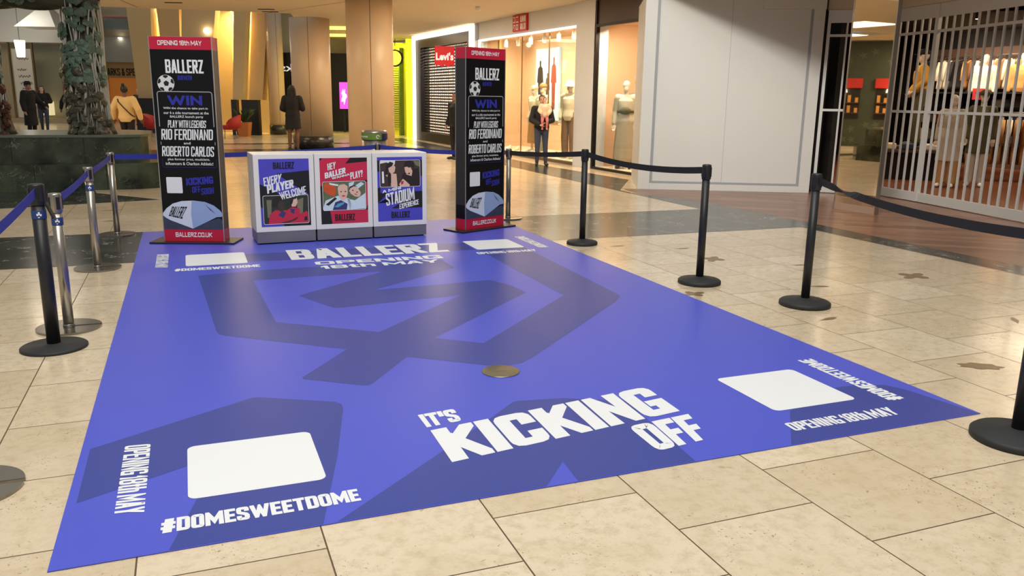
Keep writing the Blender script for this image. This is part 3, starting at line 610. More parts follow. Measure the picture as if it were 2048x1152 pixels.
def photo(k, mb, F):
    e = 0.0022
    def f(pts, mi, lv=1): mb.flat(pts, e*(1+.12*lv), mi, M=F)
    if k == 0:
        f(rrect(.045, .035, .965, .466, .025, 3), 0, 0)
        f([(.12,.40),(.22,.40),(.2,.12),(.13,.14)], 8); f([(.72,.38),(.86,.42),(.84,.2),(.74,.16)], 8, 1)
        f([(.14,.04),(.17,.18),(.28,.245),(.52,.24),(.62,.28),(.78,.26),(.78,.18),(.95,.2),(.95,.04)], 3, 2)
        f([(.34,.17),(.42,.235),(.5,.2),(.44,.12)], 4, 3); f([(.58,.26),(.68,.25),(.66,.18),(.6,.2)], 4, 3)
        f([(.36,.23),(.44,.22),(.46,.28),(.47,.36),(.4,.4),(.34,.34)], 2, 4); f([(.22,.32),(.25,.41),(.33,.455),(.42,.45),(.44,.40),(.36,.37),(.33,.3),(.27,.28)], 5, 5)
        f([(.62,.29),(.7,.29),(.74,.35),(.73,.42),(.66,.41),(.61,.35)], 9, 4); f([(.58,.37),(.62,.43),(.7,.445),(.72,.41),(.66,.4),(.63,.33),(.59,.32)], 5, 5)
        f([(.66,.04),(.72,.16),(.93,.22),(.95,.04)], 3, 6); f([(.86,.07),(.93,.08),(.92,.14),(.87,.13)], 5, 7); f([(.36,.05),(.6,.09),(.74,.14),(.72,.1),(.56,.05)], 2, 6)
    elif k == 1:
        f(rrect(.04, .205, .96, .648, .03, 3), 1, 0)
        f([(.05,.52),(.1,.63),(.28,.62),(.34,.5),(.28,.42),(.14,.46)], 7, 1); f([(.18,.63),(.38,.60),(.37,.575),(.2,.6)], 10, 2)
        f([(.6,.62),(.72,.64),(.66,.52),(.6,.53)], 6, 1); f([(.7,.56),(.86,.63),(.93,.6),(.78,.52)], 6, 1)
        f([(.04,.24),(.1,.36),(.36,.43),(.6,.38),(.64,.3),(.62,.21),(.05,.21)], 6, 2); f([(.1,.3),(.3,.41),(.34,.385),(.16,.28)], 5, 3)
        f([(.56,.38),(.72,.35),(.95,.46),(.95,.22),(.6,.21)], 6, 2); f([(.24,.21),(.3,.33),(.42,.36),(.56,.3),(.54,.21)], 4, 4); f([(.28,.26),(.36,.31),(.5,.33),(.48,.3),(.36,.25)], 11, 5)
        f([(.36,.55),(.4,.595),(.5,.605),(.57,.57),(.57,.46),(.53,.38),(.47,.355),(.42,.37),(.37,.45)], 9, 6)
        f([(.6,.5),(.62,.55),(.7,.565),(.78,.55),(.85,.47),(.84,.42),(.8,.4),(.72,.41),(.64,.45)], 9, 6); f([(.59,.49),(.61,.56),(.7,.585),(.79,.56),(.7,.565),(.63,.54)], 5, 7)
        for x, y in ((.43,.49),(.52,.49),(.68,.505),(.77,.475)): f(circ(x, y, .017, 8, .009), 5, 8)
        f([(.43,.425),(.48,.41),(.53,.428),(.48,.435)], 3, 8); f([(.71,.445),(.76,.43),(.77,.437),(.73,.455)], 3, 8)
    else:
        f(rrect(.05, .535, .955, .953, .03, 3), 2, 0)
        f([(.08,.955),(.4,.945),(.38,.88),(.2,.92),(.06,.9)], 10, 1); f([(.8,.94),(.95,.93),(.95,.84),(.85,.87)], 8, 1); f([(.1,.78),(.14,.78),(.15,.6),(.1,.6)], 10, 1)
        f([(.5,.54),(.55,.72),(.66,.8),(.9,.82),(.95,.7),(.95,.54)], 5, 2); f([(.62,.73),(.72,.73),(.72,.86),(.78,.78),(.76,.7)], 9, 3)
        f([(.58,.85),(.62,.92),(.72,.945),(.82,.9),(.82,.82),(.76,.85),(.7,.83),(.66,.85)], 5, 5); f([(.6,.84),(.68,.85),(.74,.82),(.72,.76),(.66,.73),(.62,.76)], 9, 4)
        f([(.17,.74),(.2,.88),(.28,.93),(.36,.91),(.32,.86),(.24,.83),(.22,.74)], 5, 5); f([(.24,.84),(.28,.89),(.36,.89),(.4,.84),(.38,.77),(.32,.74),(.26,.77)], 9, 4)
        f([(.18,.72),(.3,.75),(.42,.74),(.44,.54),(.3,.54),(.28,.66)], 9, 6); f([(.22,.72),(.26,.76),(.3,.74),(.3,.6),(.24,.55)], 5, 7); f([(.48,.58),(.56,.66),(.62,.63),(.72,.56),(.7,.54),(.5,.54)], 9, 6); f([(.52,.62),(.58,.63),(.57,.58),(.52,.57)], 3, 7)
PM = [GRN, GRN2, BRN, SHRT, SHB, HAIR_, SHW, ORG, mat('print_khaki', (122, 116, 92), .5), KID, WHT, mat('print_cyan', (80, 160, 190), .5)]
for i in range(3):
    c = Vector((.605, 8.69, .0045))+Vector((ca, sa, 0))*(.306+i*.6095)+Vector((-sa, ca, 0))*.23
    D = POSTERS[i]; t = thing('counter_unit', D['label'], 'counter', tuple(c), .045, 'white counter units on the mat')
    w = .603
    MB().box(-w/2, -.23, .128, w/2, .23, .918).obj('cabinet_body', CWH, t, bevel=.004)
    MB().box(-w/2+.006, -.222, .014, w/2-.006, .222, .128).obj('kick_plate', KICK, t)
    MB().box(-w/2+.03, -.2, 0, w/2-.03, .2, .014).obj('foot', RECESS, t)  # near-black colour stands in for the shadow gap below the unit
    F = frame3((-w/2+.052, -.2305, .182), (.5, 0, 0), (0, 0, .69)); po = MB()
    po.flat(rect(0, 0, 1, 1), .0006, 0, M=F)
    for dk in D['dark']: po.flat(dk, .0012, 1, M=F)
    po = po.obj('poster', [D['bg'], INK], t)
    mb = MB(); photo(i, mb, F); mb.obj('poster_picture', PM, po)
    mb = MB()
    fr = {0: (.045, .035, .965, .466), 1: (.04, .205, .96, .648), 2: (.05, .535, .955, .953)}[i]
    R = rrect(*fr, .03, 4); Rin = rrect(fr[0]+.008, fr[1]+.006, fr[2]-.008, fr[3]-.006, .026, 4); n = len(R)
    for k in range(n):
        j = (k+1) % n; mb.add([(*R[k], .0048), (*R[j], .0048), (*Rin[j], .0048), (*Rin[k], .0048)], [(0, 1, 2, 3)], M=F)
    mb.obj('picture_frame_line', WHT, po)
    for tx, mi, st, qd in D['text']:
        mb = MB(); text_in(mb, tx, qd, st, .0054, 0, F); mb.obj('lettering', [WHT, INK][mi], po)
# ------------------------------------------------------------------ building shell
CZ = 3.58
CEIL = mat('ceiling_plaster', (206, 190, 164), .8, noise=.03, scale=1.5); FASC = mat('fascia_stone', (204, 206, 208), .45, noise=.05, scale=2); WHITEP = mat('white_paint', (226, 224, 216), .6)
TAN = mat('column_tan_stone', (206, 180, 146), .42, noise=.05, scale=3); DKB = mat('column_base_dark', (44, 40, 36), .25, noise=.3, scale=6); JOINT = mat('joint_dark', (92, 74, 56), .7)
LED = mat('white_led_strip', (255, 250, 240), .5, emit=(255, 248, 232), strength=1.5); LAMP = mat('lamp_glow', (255, 244, 220), .5, emit=(255, 238, 205), strength=9)
def structure(mb, name, m, **k):
    o = mb.obj(name, m, **k); o['kind'] = 'structure'; return o
mb = MB()
mb.prism([(-9, 13), (8.6, 13), (8.6, 24), (7.9, 33), (3.2, 23.2), (-2.1, 23.9), (-1.95, 18.6), (-4.4, 18.6), (-4.4, 23), (-9, 27)], CZ, CZ+.12)
structure(mb, 'ceiling', CEIL)
mb = MB(); mb.prism([(7.3, 12.4), (7.7, 9.2), (8.75, 5.0), (14, 3.0), (19, 6), (14, 14), (9.95, 11.6)], 3.3, 3.6); structure(mb, 'ceiling_soffit', CEIL)  # kept out of view; edge shaped to cast the diagonal shadow on the hoarding
mb = MB(); mb.box(-9, 12.9, CZ-.02, 7.3, 13.0, 6.4); structure(mb, 'trim_3', WHITEP)
# seams in the ceiling
mb = MB()
for a, b in (((2.0, 24.0), (3.9, 18.9)), ((-1.6, 19.5), (-.9, 23.6))):
    d = Vector((b[0]-a[0], b[1]-a[1], 0)).normalized(); n = Vector((-d.y, d.x, 0))*.012
    mb.add([(a[0]-n.x, a[1]-n.y, CZ-.002), (b[0]-n.x, b[1]-n.y, CZ-.002), (b[0]+n.x, b[1]+n.y, CZ-.002), (a[0]+n.x, a[1]+n.y, CZ-.002)], [(0, 1, 2, 3)])
structure(mb, 'trim_4', JOINT)
for k, (x, y, lb) in enumerate(((-.05, 21.9, 'thin black slot vent in the ceiling near the left end'), (2.1, 22.4, 'short black slot vent in the ceiling above the second column'), (2.25, 23.0, 'long dark slot vent at the ceiling edge above the second column'))):
    o = MB().box(-.2, -.05, -.012, .2, .05, 0).obj('slot_vent', RECESS); o.location = (x, y, CZ); o.rotation_euler.z = -.375; tag(o, lb, 'vent', 'slot vents in the ceiling')
for k, (x, y, lb) in enumerate(((5.9, 26.6, 'round lit downlight in the ceiling in front of the black perforated shutter'), (5.55, 16.5, 'round lit downlight in the near part of the ceiling'), (1.0, 17.6, 'round lit downlight in the ceiling above the counter'))):
    t = thing('ceiling_downlight', lb, 'ceiling light', (x, y, CZ), 0, 'downlights in the low ceiling')
    MB().lathe([(.12, -.012), (.12, .0), (.09, 0), (.09, -.004)], 28).obj('trim_ring', WHITEP, t); MB().lathe([(0, -.006), (.088, -.006)], 24).obj('lamp', LAMP, t)
o = MB().lathe([(.05, -.1), (.06, -.06), (.06, 0)], 16).obj('smoke_detector', WHITEP); o.location = (6.6, 19.2, CZ); tag(o, 'small white smoke detector on the ceiling near the red square sign', 'detector')

# columns
def column(x, y, r, z1, label, seam):
    t = thing('column', label, 'column', (x, y, 0), 0, 'round stone-clad columns')
    MB().lathe([(r, .36), (r, z1)], 56).obj('shaft', TAN, t); MB().lathe([(r+.02, 0), (r+.02, .36), (r, .362)], 56).obj('base', DKB, t)
    mb = MB()
    for a in (seam, seam+math.pi*.5, seam+math.pi, seam+math.pi*1.5):
        c, s = math.cos(a), math.sin(a); mb.add([(r*c*1.002-.006*-s, r*s*1.002-.006*c, z) for z in (.37, z1)] + [(r*c*1.002+.006*-s, r*s*1.002+.006*c, z) for z in (z1, .37)], [(0, 1, 2, 3)])
    mb.obj('seam', JOINT, t)
column(3.92, 18.72, .51, CZ, 'thick tan column nearest the counter, dark vertical seam facing front', math.atan2(-18.72, -3.92)+.03)
column(3.44, 24.5, .55, CZ, 'tan column with dark stone base, second from the front', math.atan2(-24.5, -3.44)-.1)
column(3.33, 33.1, .3, 4.6, 'slimmest and farthest tan column on a dark base, in front of the dark shopfront', -1.4)

# ------------------------------------------------------------------ shop line on the right: dark shutter shop, warm fashion windows
SA = (7.70, 29.5, 0); SRZ = -1.5199      # local x runs toward the viewer along the fronts, local y runs into the shops
PEACH = mat('window_backdrop', (214, 178, 142), .7); PLAT = mat('window_platform', (232, 214, 190), .5); DARKM = mat('bronze_frame', (34, 28, 24), .4, .4); DKPAN = mat('dark_transom', (58, 40, 30), .35)
LBLK = mat('portal_black', (16, 16, 17), .35); SHUT = mat('shutter_black', (20, 19, 19), .45, .3)
def shop(name, label, cat='shopfront'): return thing(name, label, cat, SA, SRZ)
# (structure pieces are placed with the same frame)
MS = Matrix.Translation(SA) @ rotz(SRZ)
mb = MB()
mb.box(5.95, 0, 3.1, 12.36, .25, CZ, M=MS); mb.box(12.2, -.05, 0, 13.02, .3, CZ, M=MS); mb.box(5.95, 0, 0, 6.3, .25, CZ, M=MS); mb.box(5.95, 0, 0, 12.3, .2, .06, M=MS)
structure(mb, 'wall_right', FASC)
mb = MB(); mb.box(-.6, 3.4, 0, 5.95, 3.5, CZ, M=MS); mb.box(5.9, .3, 0, 5.98, 3.4, CZ, M=MS); mb.box(-.1, .3, 0, -.0, 3.4, CZ, M=MS); structure(mb, 'wall_shutter_shop', mat('shop_wall_pale', (216, 206, 194), .7))
mb = MB(); mb.box(6.0, 1.55, 0, 17.5, 1.65, CZ, M=MS); mb.box(6.0, .25, 3.12, 17.5, 1.6, 3.2, M=MS); mb.box(6.02, .2, 0, 6.1, 1.6, 3.2, M=MS); mb.box(12.5, .3, 0, 12.6, 1.6, 3.2, M=MS); mb.box(17.4, .1, 0, 17.5, 1.6, 3.2, M=MS); structure(mb, 'wall_window_backdrop', PEACH)
mb = MB(); mb.box(6.1, .02, 0, 12.2, 1.55, .08, M=MS); mb.box(13.02, .02, 0, 17.4, 1.55, .04, M=MS); structure(mb, 'floor_window_platform', PLAT)
t = shop('lit_portal_shopfront', 'black shop portal outlined in white light behind the right poster tower')
mb = MB(); mb.box(.3, -.12, 3.4, 5.93, .1, 3.54); mb.box(5.79, -.12, 0, 5.93, .1, 3.4); mb.box(.3, -.12, 0, .42, .1, 3.4); o = mb.obj('light_frame', LED, t)
mb = MB(); mb.box(.42, -.02, 3.12, 5.79, .3, 3.4); mb.box(.42, -.02, 0, .95, .3, 3.12); mb.box(5.4, -.02, 0, 5.79, .3, 3.12); mb.box(.95, -.02, 0, 5.4, .3, .3); mb.obj('portal', LBLK, t)
mb = MB()
n = 34
for k in range(n+1): x = .95+4.45*k/n; mb.box(x-.03, .136, .3, x+.03, .14, 3.12)
n = 30
for k in range(n+1): z = .3+2.82*k/n; mb.box(.95, .134, z-.026, 5.4, .142, z+.026)
mb.obj('perforated_shutter', SHUT, t)
for x, y, e in ((1.6, 1.9, 300), (3.2, 1.6, 220), (4.6, 1.6, 300)):
    q = MS @ Vector((x, y, 3.4)); area('shop_ceiling_light', q, (q.x, q.y, 0), .6, e, (1, .85, .7))
for x, c in ((1.55, .3), (2.7, .5), (3.5, .3), (4.4, .4)):
    q = MS @ Vector((x, 2.3, 0)); o = MB().box(-.16, -.25, 0, .16, .25, 2.0+c).obj('shop_display_rack', mat('rack_dark', (66, 44, 34), .6)); o.location = q; o.rotation_euler.z = SRZ
    tag(o, 'dark display rack seen dimly through the perforated shutter', 'display rack', 'racks behind the shutter')
# red blade sign
t = thing('blade_sign', 'red blade sign with white lettering and scalloped foot, half behind right poster tower', 'sign', (7.62, 25.3, 2.4), -.30)
RS = mat('sign_red', (216, 20, 34), .4, emit=(216, 20, 34), strength=.35)
P = [(-.3, .06), (-.3, .62), (.3, .62), (.3, .06), (.25, .02), (.2, .06), (.1, 0), (0, .06), (-.1, 0), (-.2, .06), (-.25, .02)]
F = frame3((0, 0, 0), (1, 0, 0), (0, 0, 1)); mb = MB(); mb.prism(P, -.03, .03, M=F); mb.obj('sign_panel', RS, t)
mb = MB(); small_text(mb, "Levi's", -.27, .2, .27, .43, .034, 0, F, .035); mb.obj('lettering', mat('sign_white', (250, 250, 250), .4, emit=(255, 255, 255), strength=.5), t)
MB().box(.3, -.02, .5, .42, .02, .56).obj('bracket', LBLK, t)

# fashion shop windows
GL = glass('shop_glass')
t = shop('fashion_shop_window', 'wide glazed shop window with warm lit mannequins, behind the black belt')
mb = MB(); mb.box(6.3, -.03, 3.055, 12.2, .03, 3.1); mb.box(6.3, -.03, .06, 6.36, .03, 3.03); o = mb.obj('light_strip', LED, t)
mb = MB(); mb.box(6.3, .04, .06, 12.2, .052, 3.03); mb.obj('glass_pane', GL, t)
mb = MB()
for x in (7.6, 9.15, 10.7): mb.box(x-.006, .03, .06, x+.006, .06, 3.03)
mb.obj('glazing_joint', mat('joint_bronze', (120, 92, 66), .5), t)
MB().box(6.3, -.02, .0, 12.2, .06, .07).obj('sill', mat('sill_metal', (120, 106, 90), .35, .6), t)
t = shop('fashion_shop_window', 'tall dark-framed shop window between stone pier and white hoarding')
mb = MB(); mb.box(13.02, -.04, 0, 13.08, .05, 3.55); mb.box(13.08, -.04, 0, 15.1, .05, .05); mb.box(13.08, -.04, 3.0, 15.1, .05, 3.06); mb.box(14.85, -.002, .05, 14.862, .02, 3.0); mb.obj('frame', DARKM, t)
MB().box(13.08, 0, .05, 15.1, .012, 3.0).obj('glass_pane', GL, t)
MB().box(13.08, -.01, 3.06, 15.1, .03, CZ).obj('transom_panel', DKPAN, t)
# red square sign (two red panels)
t = shop('square_shop_sign', 'pair of red square sign panels on the stone fascia above the window', 'sign'); t.location = MS @ Vector((9.17, -.03, 3.36)); RSG = mat('sign_panel_red', (196, 24, 26), .4)
a, b = MB(), MB()
for s in (-1, 1): a.box(s*.215-.2, -.03, -.2, s*.215+.2, .03, .2)
a.obj('sign_panel', RSG, t)
F = frame3((0, -.031, 0), (1, 0, 0), (0, 0, 1))
text_in(b, 'UNI', [(.06, .02), (.37, .02), (.37, .16), (.06, .16)], 'c', .002, 0, F); text_in(b, 'QLO', [(.06, -.16), (.37, -.16), (.37, -.02), (.06, -.02)], 'c', .002, 0, F)
for x0, z0, x1, z1 in ((-.37, .14, -.25, .165), (-.275, .04, -.25, .165), (-.38, .02, -.24, .045), (-.19, .14, -.08, .165), (-.2, .02, -.06, .045), (-.36, -.03, -.25, -.055), (-.27, -.16, -.245, -.03), (-.37, -.06, -.345, -.12), (-.19, -.03, -.07, -.055), (-.19, -.16, -.165, -.03), (-.095, -.16, -.07, -.03), (-.19, -.16, -.07, -.135)):
    b.add([(x0, -.033, min(z0, z1)), (x1, -.033, min(z0, z1)), (x1, -.033, max(z0, z1)), (x0, -.033, max(z0, z1))], [(0, 1, 2, 3)])
b.obj('lettering', WHT, t)
# illuminated poster with three silhouettes
t = shop('lightbox_poster', 'backlit pale blue poster with three standing figures inside the lit window', 'poster'); t.location = MS @ Vector((7.75, 1.5, 0))
MB().box(-.72, -.03, .9, .72, .04, 2.86).obj('poster_panel', mat('lightbox_sky', (176, 206, 220), .4, emit=(190, 220, 232), strength=.4), t)
F = frame3((0, -.032, 0), (1, 0, 0), (0, 0, 1))
def fig2d(mb, x, z0, h, mi, w=.2):
    mb.flat([(x-w*.35, z0), (x-w*.5, z0+h*.5), (x-w*.75, z0+h*.52), (x-w*.55, z0+h*.82), (x-w*.15, z0+h*.87), (x-w*.2, z0+h*.97), (x, z0+h), (x+w*.2, z0+h*.97), (x+w*.15, z0+h*.87), (x+w*.55, z0+h*.82), (x+w*.8, z0+h*.5), (x+w*.5, z0+h*.52), (x+w*.4, z0)], .003, mi, M=F)
for nm, x, z0, h, m, w in (('dark', -.42, 1.3, 1.25, mat('figure_black', (26, 26, 28), .5), .26), ('brown', .05, 1.25, .95, mat('figure_brown', (92, 76, 50), .5), .18), ('rust', .42, 1.2, 1.42, mat('figure_rust', (150, 70, 44), .5), .22)):
    mb = MB(); fig2d(mb, x, z0, h, 0, w); mb.obj('printed_figure', m, t)
# spotlights in the window
for k in range(7):
    t = shop('window_spotlight', 'small white spotlight under the window head, %s from the left' % ('first', 'second', 'third', 'fourth', 'fifth', 'sixth', 'seventh')[k], 'spotlight'); t['group'] = 'spotlights along the shop window head'
    t.location = MS @ Vector((7.0+k*.8, .55, 3.12))
    MB().box(-.02, -.02, -.05, .02, .02, 0).obj('stem', WHITEP, t); MB().lathe([(.05, -.22), (.055, -.2), (.055, -.05)], 16).obj('can', WHITEP, t); MB().lathe([(0, -.223), (.047, -.223)], 16).obj('lamp', LAMP, t)
for x in (7.2, 8.9, 10.6, 11.7):
    q = MS @ Vector((x, .2, 3.0)); p2 = MS @ Vector((x, .9, .9)); area('window_light', q, p2, .3, 95, (1, .79, .56))
for x in (13.6, 14.7):
    q = MS @ Vector((x, .2, 2.95)); p2 = MS @ Vector((x, .9, .9)); area('window_light', q, p2, .3, 75, (1, .76, .54))
# grey end fitting visible in the window
t = shop('window_display_screen', 'grey display panel with a small picture at the right end of the lit window', 'display panel'); t.location = MS @ Vector((11.75, 1.3, 0))
MB().box(-.28, -.03, .08, .28, .03, 2.6).obj('panel', mat('panel_grey', (150, 140, 122), .5), t); MB().box(-.18, -.045, 1.9, .2, -.03, 2.4).obj('picture', mat('picture_brown', (92, 72, 56), .5), t)

# ------------------------------------------------------------------ white hoarding
HW = mat('hoarding_white', (206, 204, 196), .5, noise=.02, scale=2); HG = mat('hoarding_grey_line', (150, 152, 152), .5)
t = thing('white_hoarding', 'large blank white hoarding panel with grey inner line beside the shop window', 'hoarding', (7.23, 12.5, 0), -.4575)
MB().box(.18, .03, .1, 2.72, .3, 3.2).obj('panel', HW, t)
mb = MB(); mb.box(0, 0, 0, .2, .34, 3.2); mb.box(.2, 0, 0, 2.9, .34, .105); mb.box(2.72, 0, .105, 2.9, .34, 3.2); mb.obj('frame', HW, t, bevel=.004)
mb = MB(); mb.box(.2, .015, .105, .245, .04, 3.2); mb.box(.245, .015, .105, 2.72, .04, .145); mb.box(2.68, .015, .145, 2.72, .04, 3.2); mb.obj('inner_line', HG, t)
MB().box(1.418, .0285, .145, 1.424, .031, 3.2).obj('panel_joint', HG, t)
MB().box(0, .34, 0, .06, 1.9, 3.2).obj('return_panel', HW, t)

# ------------------------------------------------------------------ shop behind the folding grille
GRIL = mat('grille_silver', (206, 205, 200), .4, .1); SFLR = mat('shop_timber_floor', (122, 70, 44), .3, noise=.25, scale=3, aniso=(.4, 9, 1)); SDRK = mat('shop_dark_wall', (24, 20, 18), .7); SWD = mat('shelf_wall_warm', (84, 60, 46), .6)
structure(MB().flat([(10.1, 4), (19, 4), (19, 19.5), (10.9, 19.5), (10.9, 11), (10.6, 9.6)], .004), 'floor_shop', SFLR)
mb = MB(); mb.box(18.9, 4, 0, 19.0, 19.5, 3.6); mb.box(11.2, 19.4, 0, 19, 19.5, 3.6); mb.box(10.8, 11.9, 0, 10.95, 19.5, 3.6); mb.box(10.5, 4, 0, 19, 4.1, 3.6); structure(mb, 'wall_shop', SDRK)
structure(MB().box(11.0, 4, 3.3, 19, 19.5, 3.4), 'ceiling_shop', mat('shop_ceiling_dark', (30, 27, 26), .8))
structure(MB().box(10.05, 11.45, 0, 10.2, 11.95, 3.0), 'trim_5', RECESS)
def grille(a, b, n, label, header=2.78):
    L = math.hypot(b[0]-a[0], b[1]-a[1]); t = thing('folding_grille_panel', label, 'shop grille', (a[0], a[1], 0), math.atan2(b[1]-a[1], b[0]-a[0]), 'folding grille across the clothes shop')
    MB().box(0, -.02, .012, L, .02, .15).obj('kick_panel', GRIL, t); MB().box(0, -.02, header, L, .02, 2.98).obj('header_panel', GRIL, t)
    for z in (1.385, 2.58): MB().box(0, -.014, z-.02, L, .014, z+.02).obj('cross_rail', GRIL, t)
    for s in (0, L): MB().box(s-.025, -.03, .012, s+.025, .03, 2.98).obj('end_post', GRIL, t)
    for k in range(1, n): MB().box(L*k/n-.015, -.012, .15, L*k/n+.015, .012, header).obj('bar', GRIL, t)
    return t
grille((9.98, 11.28), (10.62, 10.72), 3, 'short silver grille panel left of the mirror pier')
grille((10.79, 10.72), (10.66, 9.74), 6, 'narrow silver grille panel just right of the mirror pier')
grille((10.66, 9.72), (10.21, 7.55), 13, 'wide silver grille panel at the right edge of the view')
grille((10.21, 7.53), (9.8, 5.4), 13, 'silver grille panel continuing out of view to the right')
MIRR = mat('mirror_steel', (232, 226, 214), .015, 1.0)
t = thing('mirror_pier', 'slim mirror-clad pier standing in front of the silver grille', 'mirror pier', (8.785, 9.08, 0), math.atan2(-.72, .05))
MB().box(-.36, .0, .0, .36, .06, 3.29).obj('mirror_face', MIRR, t); mb = MB()
for s in (-1, 1): mb.box(s*.366-.008, -.006, 0, s*.366+.008, .066, 3.29)
mb.obj('edge_strip', STEEL, t)
MB().box(-.36, -.004, 0, .36, 0, .1).obj('skirting', mat('pier_skirting', (176, 150, 128), .35, .3), t)
structure(MB().prism([(9.95, 11.3), (10.6, 10.75), (10.78, 10.7), (10.64, 9.7), (10.19, 7.5), (9.75, 5.3), (10.1, 5.3), (10.6, 7.5), (11.0, 9.8), (11.1, 11.2), (10.3, 11.7)], 2.985, 3.3), 'trim_7', CEIL)
structure(MB().box(1.9, -.03, 2.985, 2.9, .3, 3.3, M=Matrix.Translation((7.23, 12.5, 0)) @ rotz(-.4575)), 'trim_8', HW)
# shop interior lights
for x, y, e in ((12.0, 8.6, 45), (12.0, 13.0, 50), (15.4, 11.0, 80), (14.4, 14.8, 60)): area('shop_ceiling_light', (x, y, 3.27), (x, y, 0), 1.4, e, (1, .76, .52))
for y in (12.6, 14.2, 15.8): area('shop_wall_light', (17.3, y-.3, 3.25), (18.6, y, 2.2), .9, 60, (1, .78, .56), spread=math.radians(110))
for (x, y), lb in (((12.2, 11.2), 'left'), ((13.0, 12.3), 'middle'), ((12.6, 10.2), 'right'), ((14.6, 12.4), 'farther')):
    t = thing('shop_spotlight', 'bright round spotlight on the dark shop ceiling, the %s one' % lb, 'spotlight', (x, y, 3.3), 0, 'spotlights on the dark shop ceiling')
    MB().lathe([(.05, -.16), (.05, -.02), (.02, 0)], 16).obj('can', SDRK, t); MB().lathe([(0, -.162), (.045, -.162)], 16).obj('lamp', LAMP, t)

# clothes on rails
CLO = {k: mat('cloth_'+k, c, .85, noise=.12, scale=20) for k, c in dict(cream=(240, 224, 194), tan=(190, 146, 96), camel=(176, 126, 70), rust=(150, 60, 42), brown=(92, 62, 44), black=(32, 28, 28), pink=(216, 176, 164), white=(244, 240, 230), mustard=(214, 160, 60), grey=(120, 112, 104), olive=(92, 88, 62), jeans=(54, 64, 88), stone=(200, 190, 172), sweater=(206, 166, 96), navy=(34, 38, 52), skyblue=(150, 168, 186)).items()}
HANG = mat('hanger_wire', (150, 140, 130), .3, .8)
def garment_mesh(L=.72, w=.42, d=.055):
    mb = MB(); vs = []; fs = []; nz, nx = 9, 13
    for s in (0, 1):
        for i in range(nz):
            z = -.06-L*i/(nz-1); hw = (.07+(.19-.07)*min(1, i/1.2)) if i < 2 else .2+.02*i/nz
            for k in range(nx):
                u = -1+2*k/(nx-1); x = u*hw; fold = math.sin(u*9+i*.3)*.012*i/nz
                y = (1-u*u)**.5*d*(.5+.5*i/nz)*(1 if s else -1)+fold
                vs.append((x, y, z-(.05*abs(u) if i == 0 else 0)))
    for s in (0, 1):
        for i in range(nz-1):
            for k in range(nx-1):
                a = s*nz*nx+i*nx+k; f = (a, a+1, a+nx+1, a+nx); fs.append(f if s == 0 else f[::-1])
    b = nz*nx
    for k in range(nx-1):
        fs.append((k, b+k, b+k+1, k+1)); e = (nz-1)*nx; fs.append((e+k, e+k+1, b+e+k+1, b+e+k))
    mb.add(vs, fs, 0, True)
    for s in (-1, 1): mb.tube([(s*.19, 0, -.11), (s*.235, 0, -.3), (s*.24, .01, -.58)], [.045, .045, .038], 0, 8, flat=.75)
    return mb
GM = garment_mesh(); GML = garment_mesh(.92, .44, .06)
def garment(proto, root_cache, key, cname, label, cat, loc, rz, group):
    if key not in root_cache:
        t = thing(key[0], label, cat, loc, rz, group); proto.obj('cloth', CLO[cname], t)
        mb = MB(); mb.tube([(-.17, 0, -.09), (0, 0, -.03), (.17, 0, -.09)], .008, 0, 6); mb.tube([(0, 0, -.03), (0, 0, .0), (.02, 0, .02), (0, 0, .035)], .004, 0, 6); mb.obj('hanger', HANG, t)
        root_cache[key] = t; return t
    return dup(root_cache[key], loc, rz, label, group)
cache = {}
t = thing('wall_rail', 'long clothes rail high on the shop back wall', 'clothes rail', (18.6, 15.0, 2.7), math.pi/2)
MB().tube([(-2.6, 0, 0), (2.6, 0, 0)], .015, 0, 8).obj('rail', HANG, t); mb = MB()
for x in (-2.5, -1.2, 0, 1.2, 2.5): mb.box(x-.012, -.29, -.02, x+.012, 0, .02)
mb.obj('bracket', HANG, t)
seq = ['black', 'black', 'cream', 'stone', 'black', 'black', 'camel', 'brown', 'cream', 'pink', 'cream', 'tan', 'cream', 'stone', 'tan', 'cream', 'white', 'pink']
cnt = {}
ordn = ['leftmost', 'second', 'third', 'fourth', 'fifth', 'sixth', 'seventh', 'eighth']
for k, c in enumerate(seq):
    i = cnt.get(c, 0); cnt[c] = i+1
    garment(GM, cache, ('hanging_jacket', c), c, '%s jacket on the high wall rail, the %s %s one from the left' % (c, ordn[i].replace('leftmost', 'first'), c), 'jacket', (18.6, 17.0-k*.19, 2.665), .12+.05*math.sin(k*2.1), 'jackets on the high wall rail')
t = thing('floor_rail', 'low clothes rail full of tan and red coats standing on the shop floor', 'clothes rail', (15.5, 11.75, 0), math.radians(-48))
MB().tube([(-1.2, 0, 1.36), (1.2, 0, 1.36)], .015, 0, 8).obj('rail', HANG, t)
for s in (-1, 1):
    mb = MB(); mb.tube([(s*1.18, 0, .02), (s*1.18, 0, 1.36)], .014, 0, 8); mb.tube([(s*1.18, -.25, .02), (s*1.18, .25, .02)], .014, 0, 8); mb.obj('leg', HANG, t)
seq = ['brown', 'tan', 'camel', 'tan', 'camel', 'tan', 'cream', 'tan', 'camel', 'tan', 'rust', 'rust', 'rust', 'rust', 'brown', 'rust', 'rust']; cnt = {}
ordn = ['first', 'second', 'third', 'fourth', 'fifth', 'sixth', 'seventh', 'eighth']
dv = Vector((math.cos(math.radians(-48)), math.sin(math.radians(-48)), 0))
for k, c in enumerate(seq):
    i = cnt.get(c, 0); cnt[c] = i+1; p = Vector((15.5, 11.75, 1.325))+dv*(-1.1+k*.138)
    garment(GML, cache, ('hanging_coat', c), c, '%s coat on the low floor rail, the %s %s one from the left' % (c, ordn[i], c), 'coat', tuple(p), math.radians(42)+.04*math.sin(k*1.7), 'coats on the low floor rail')
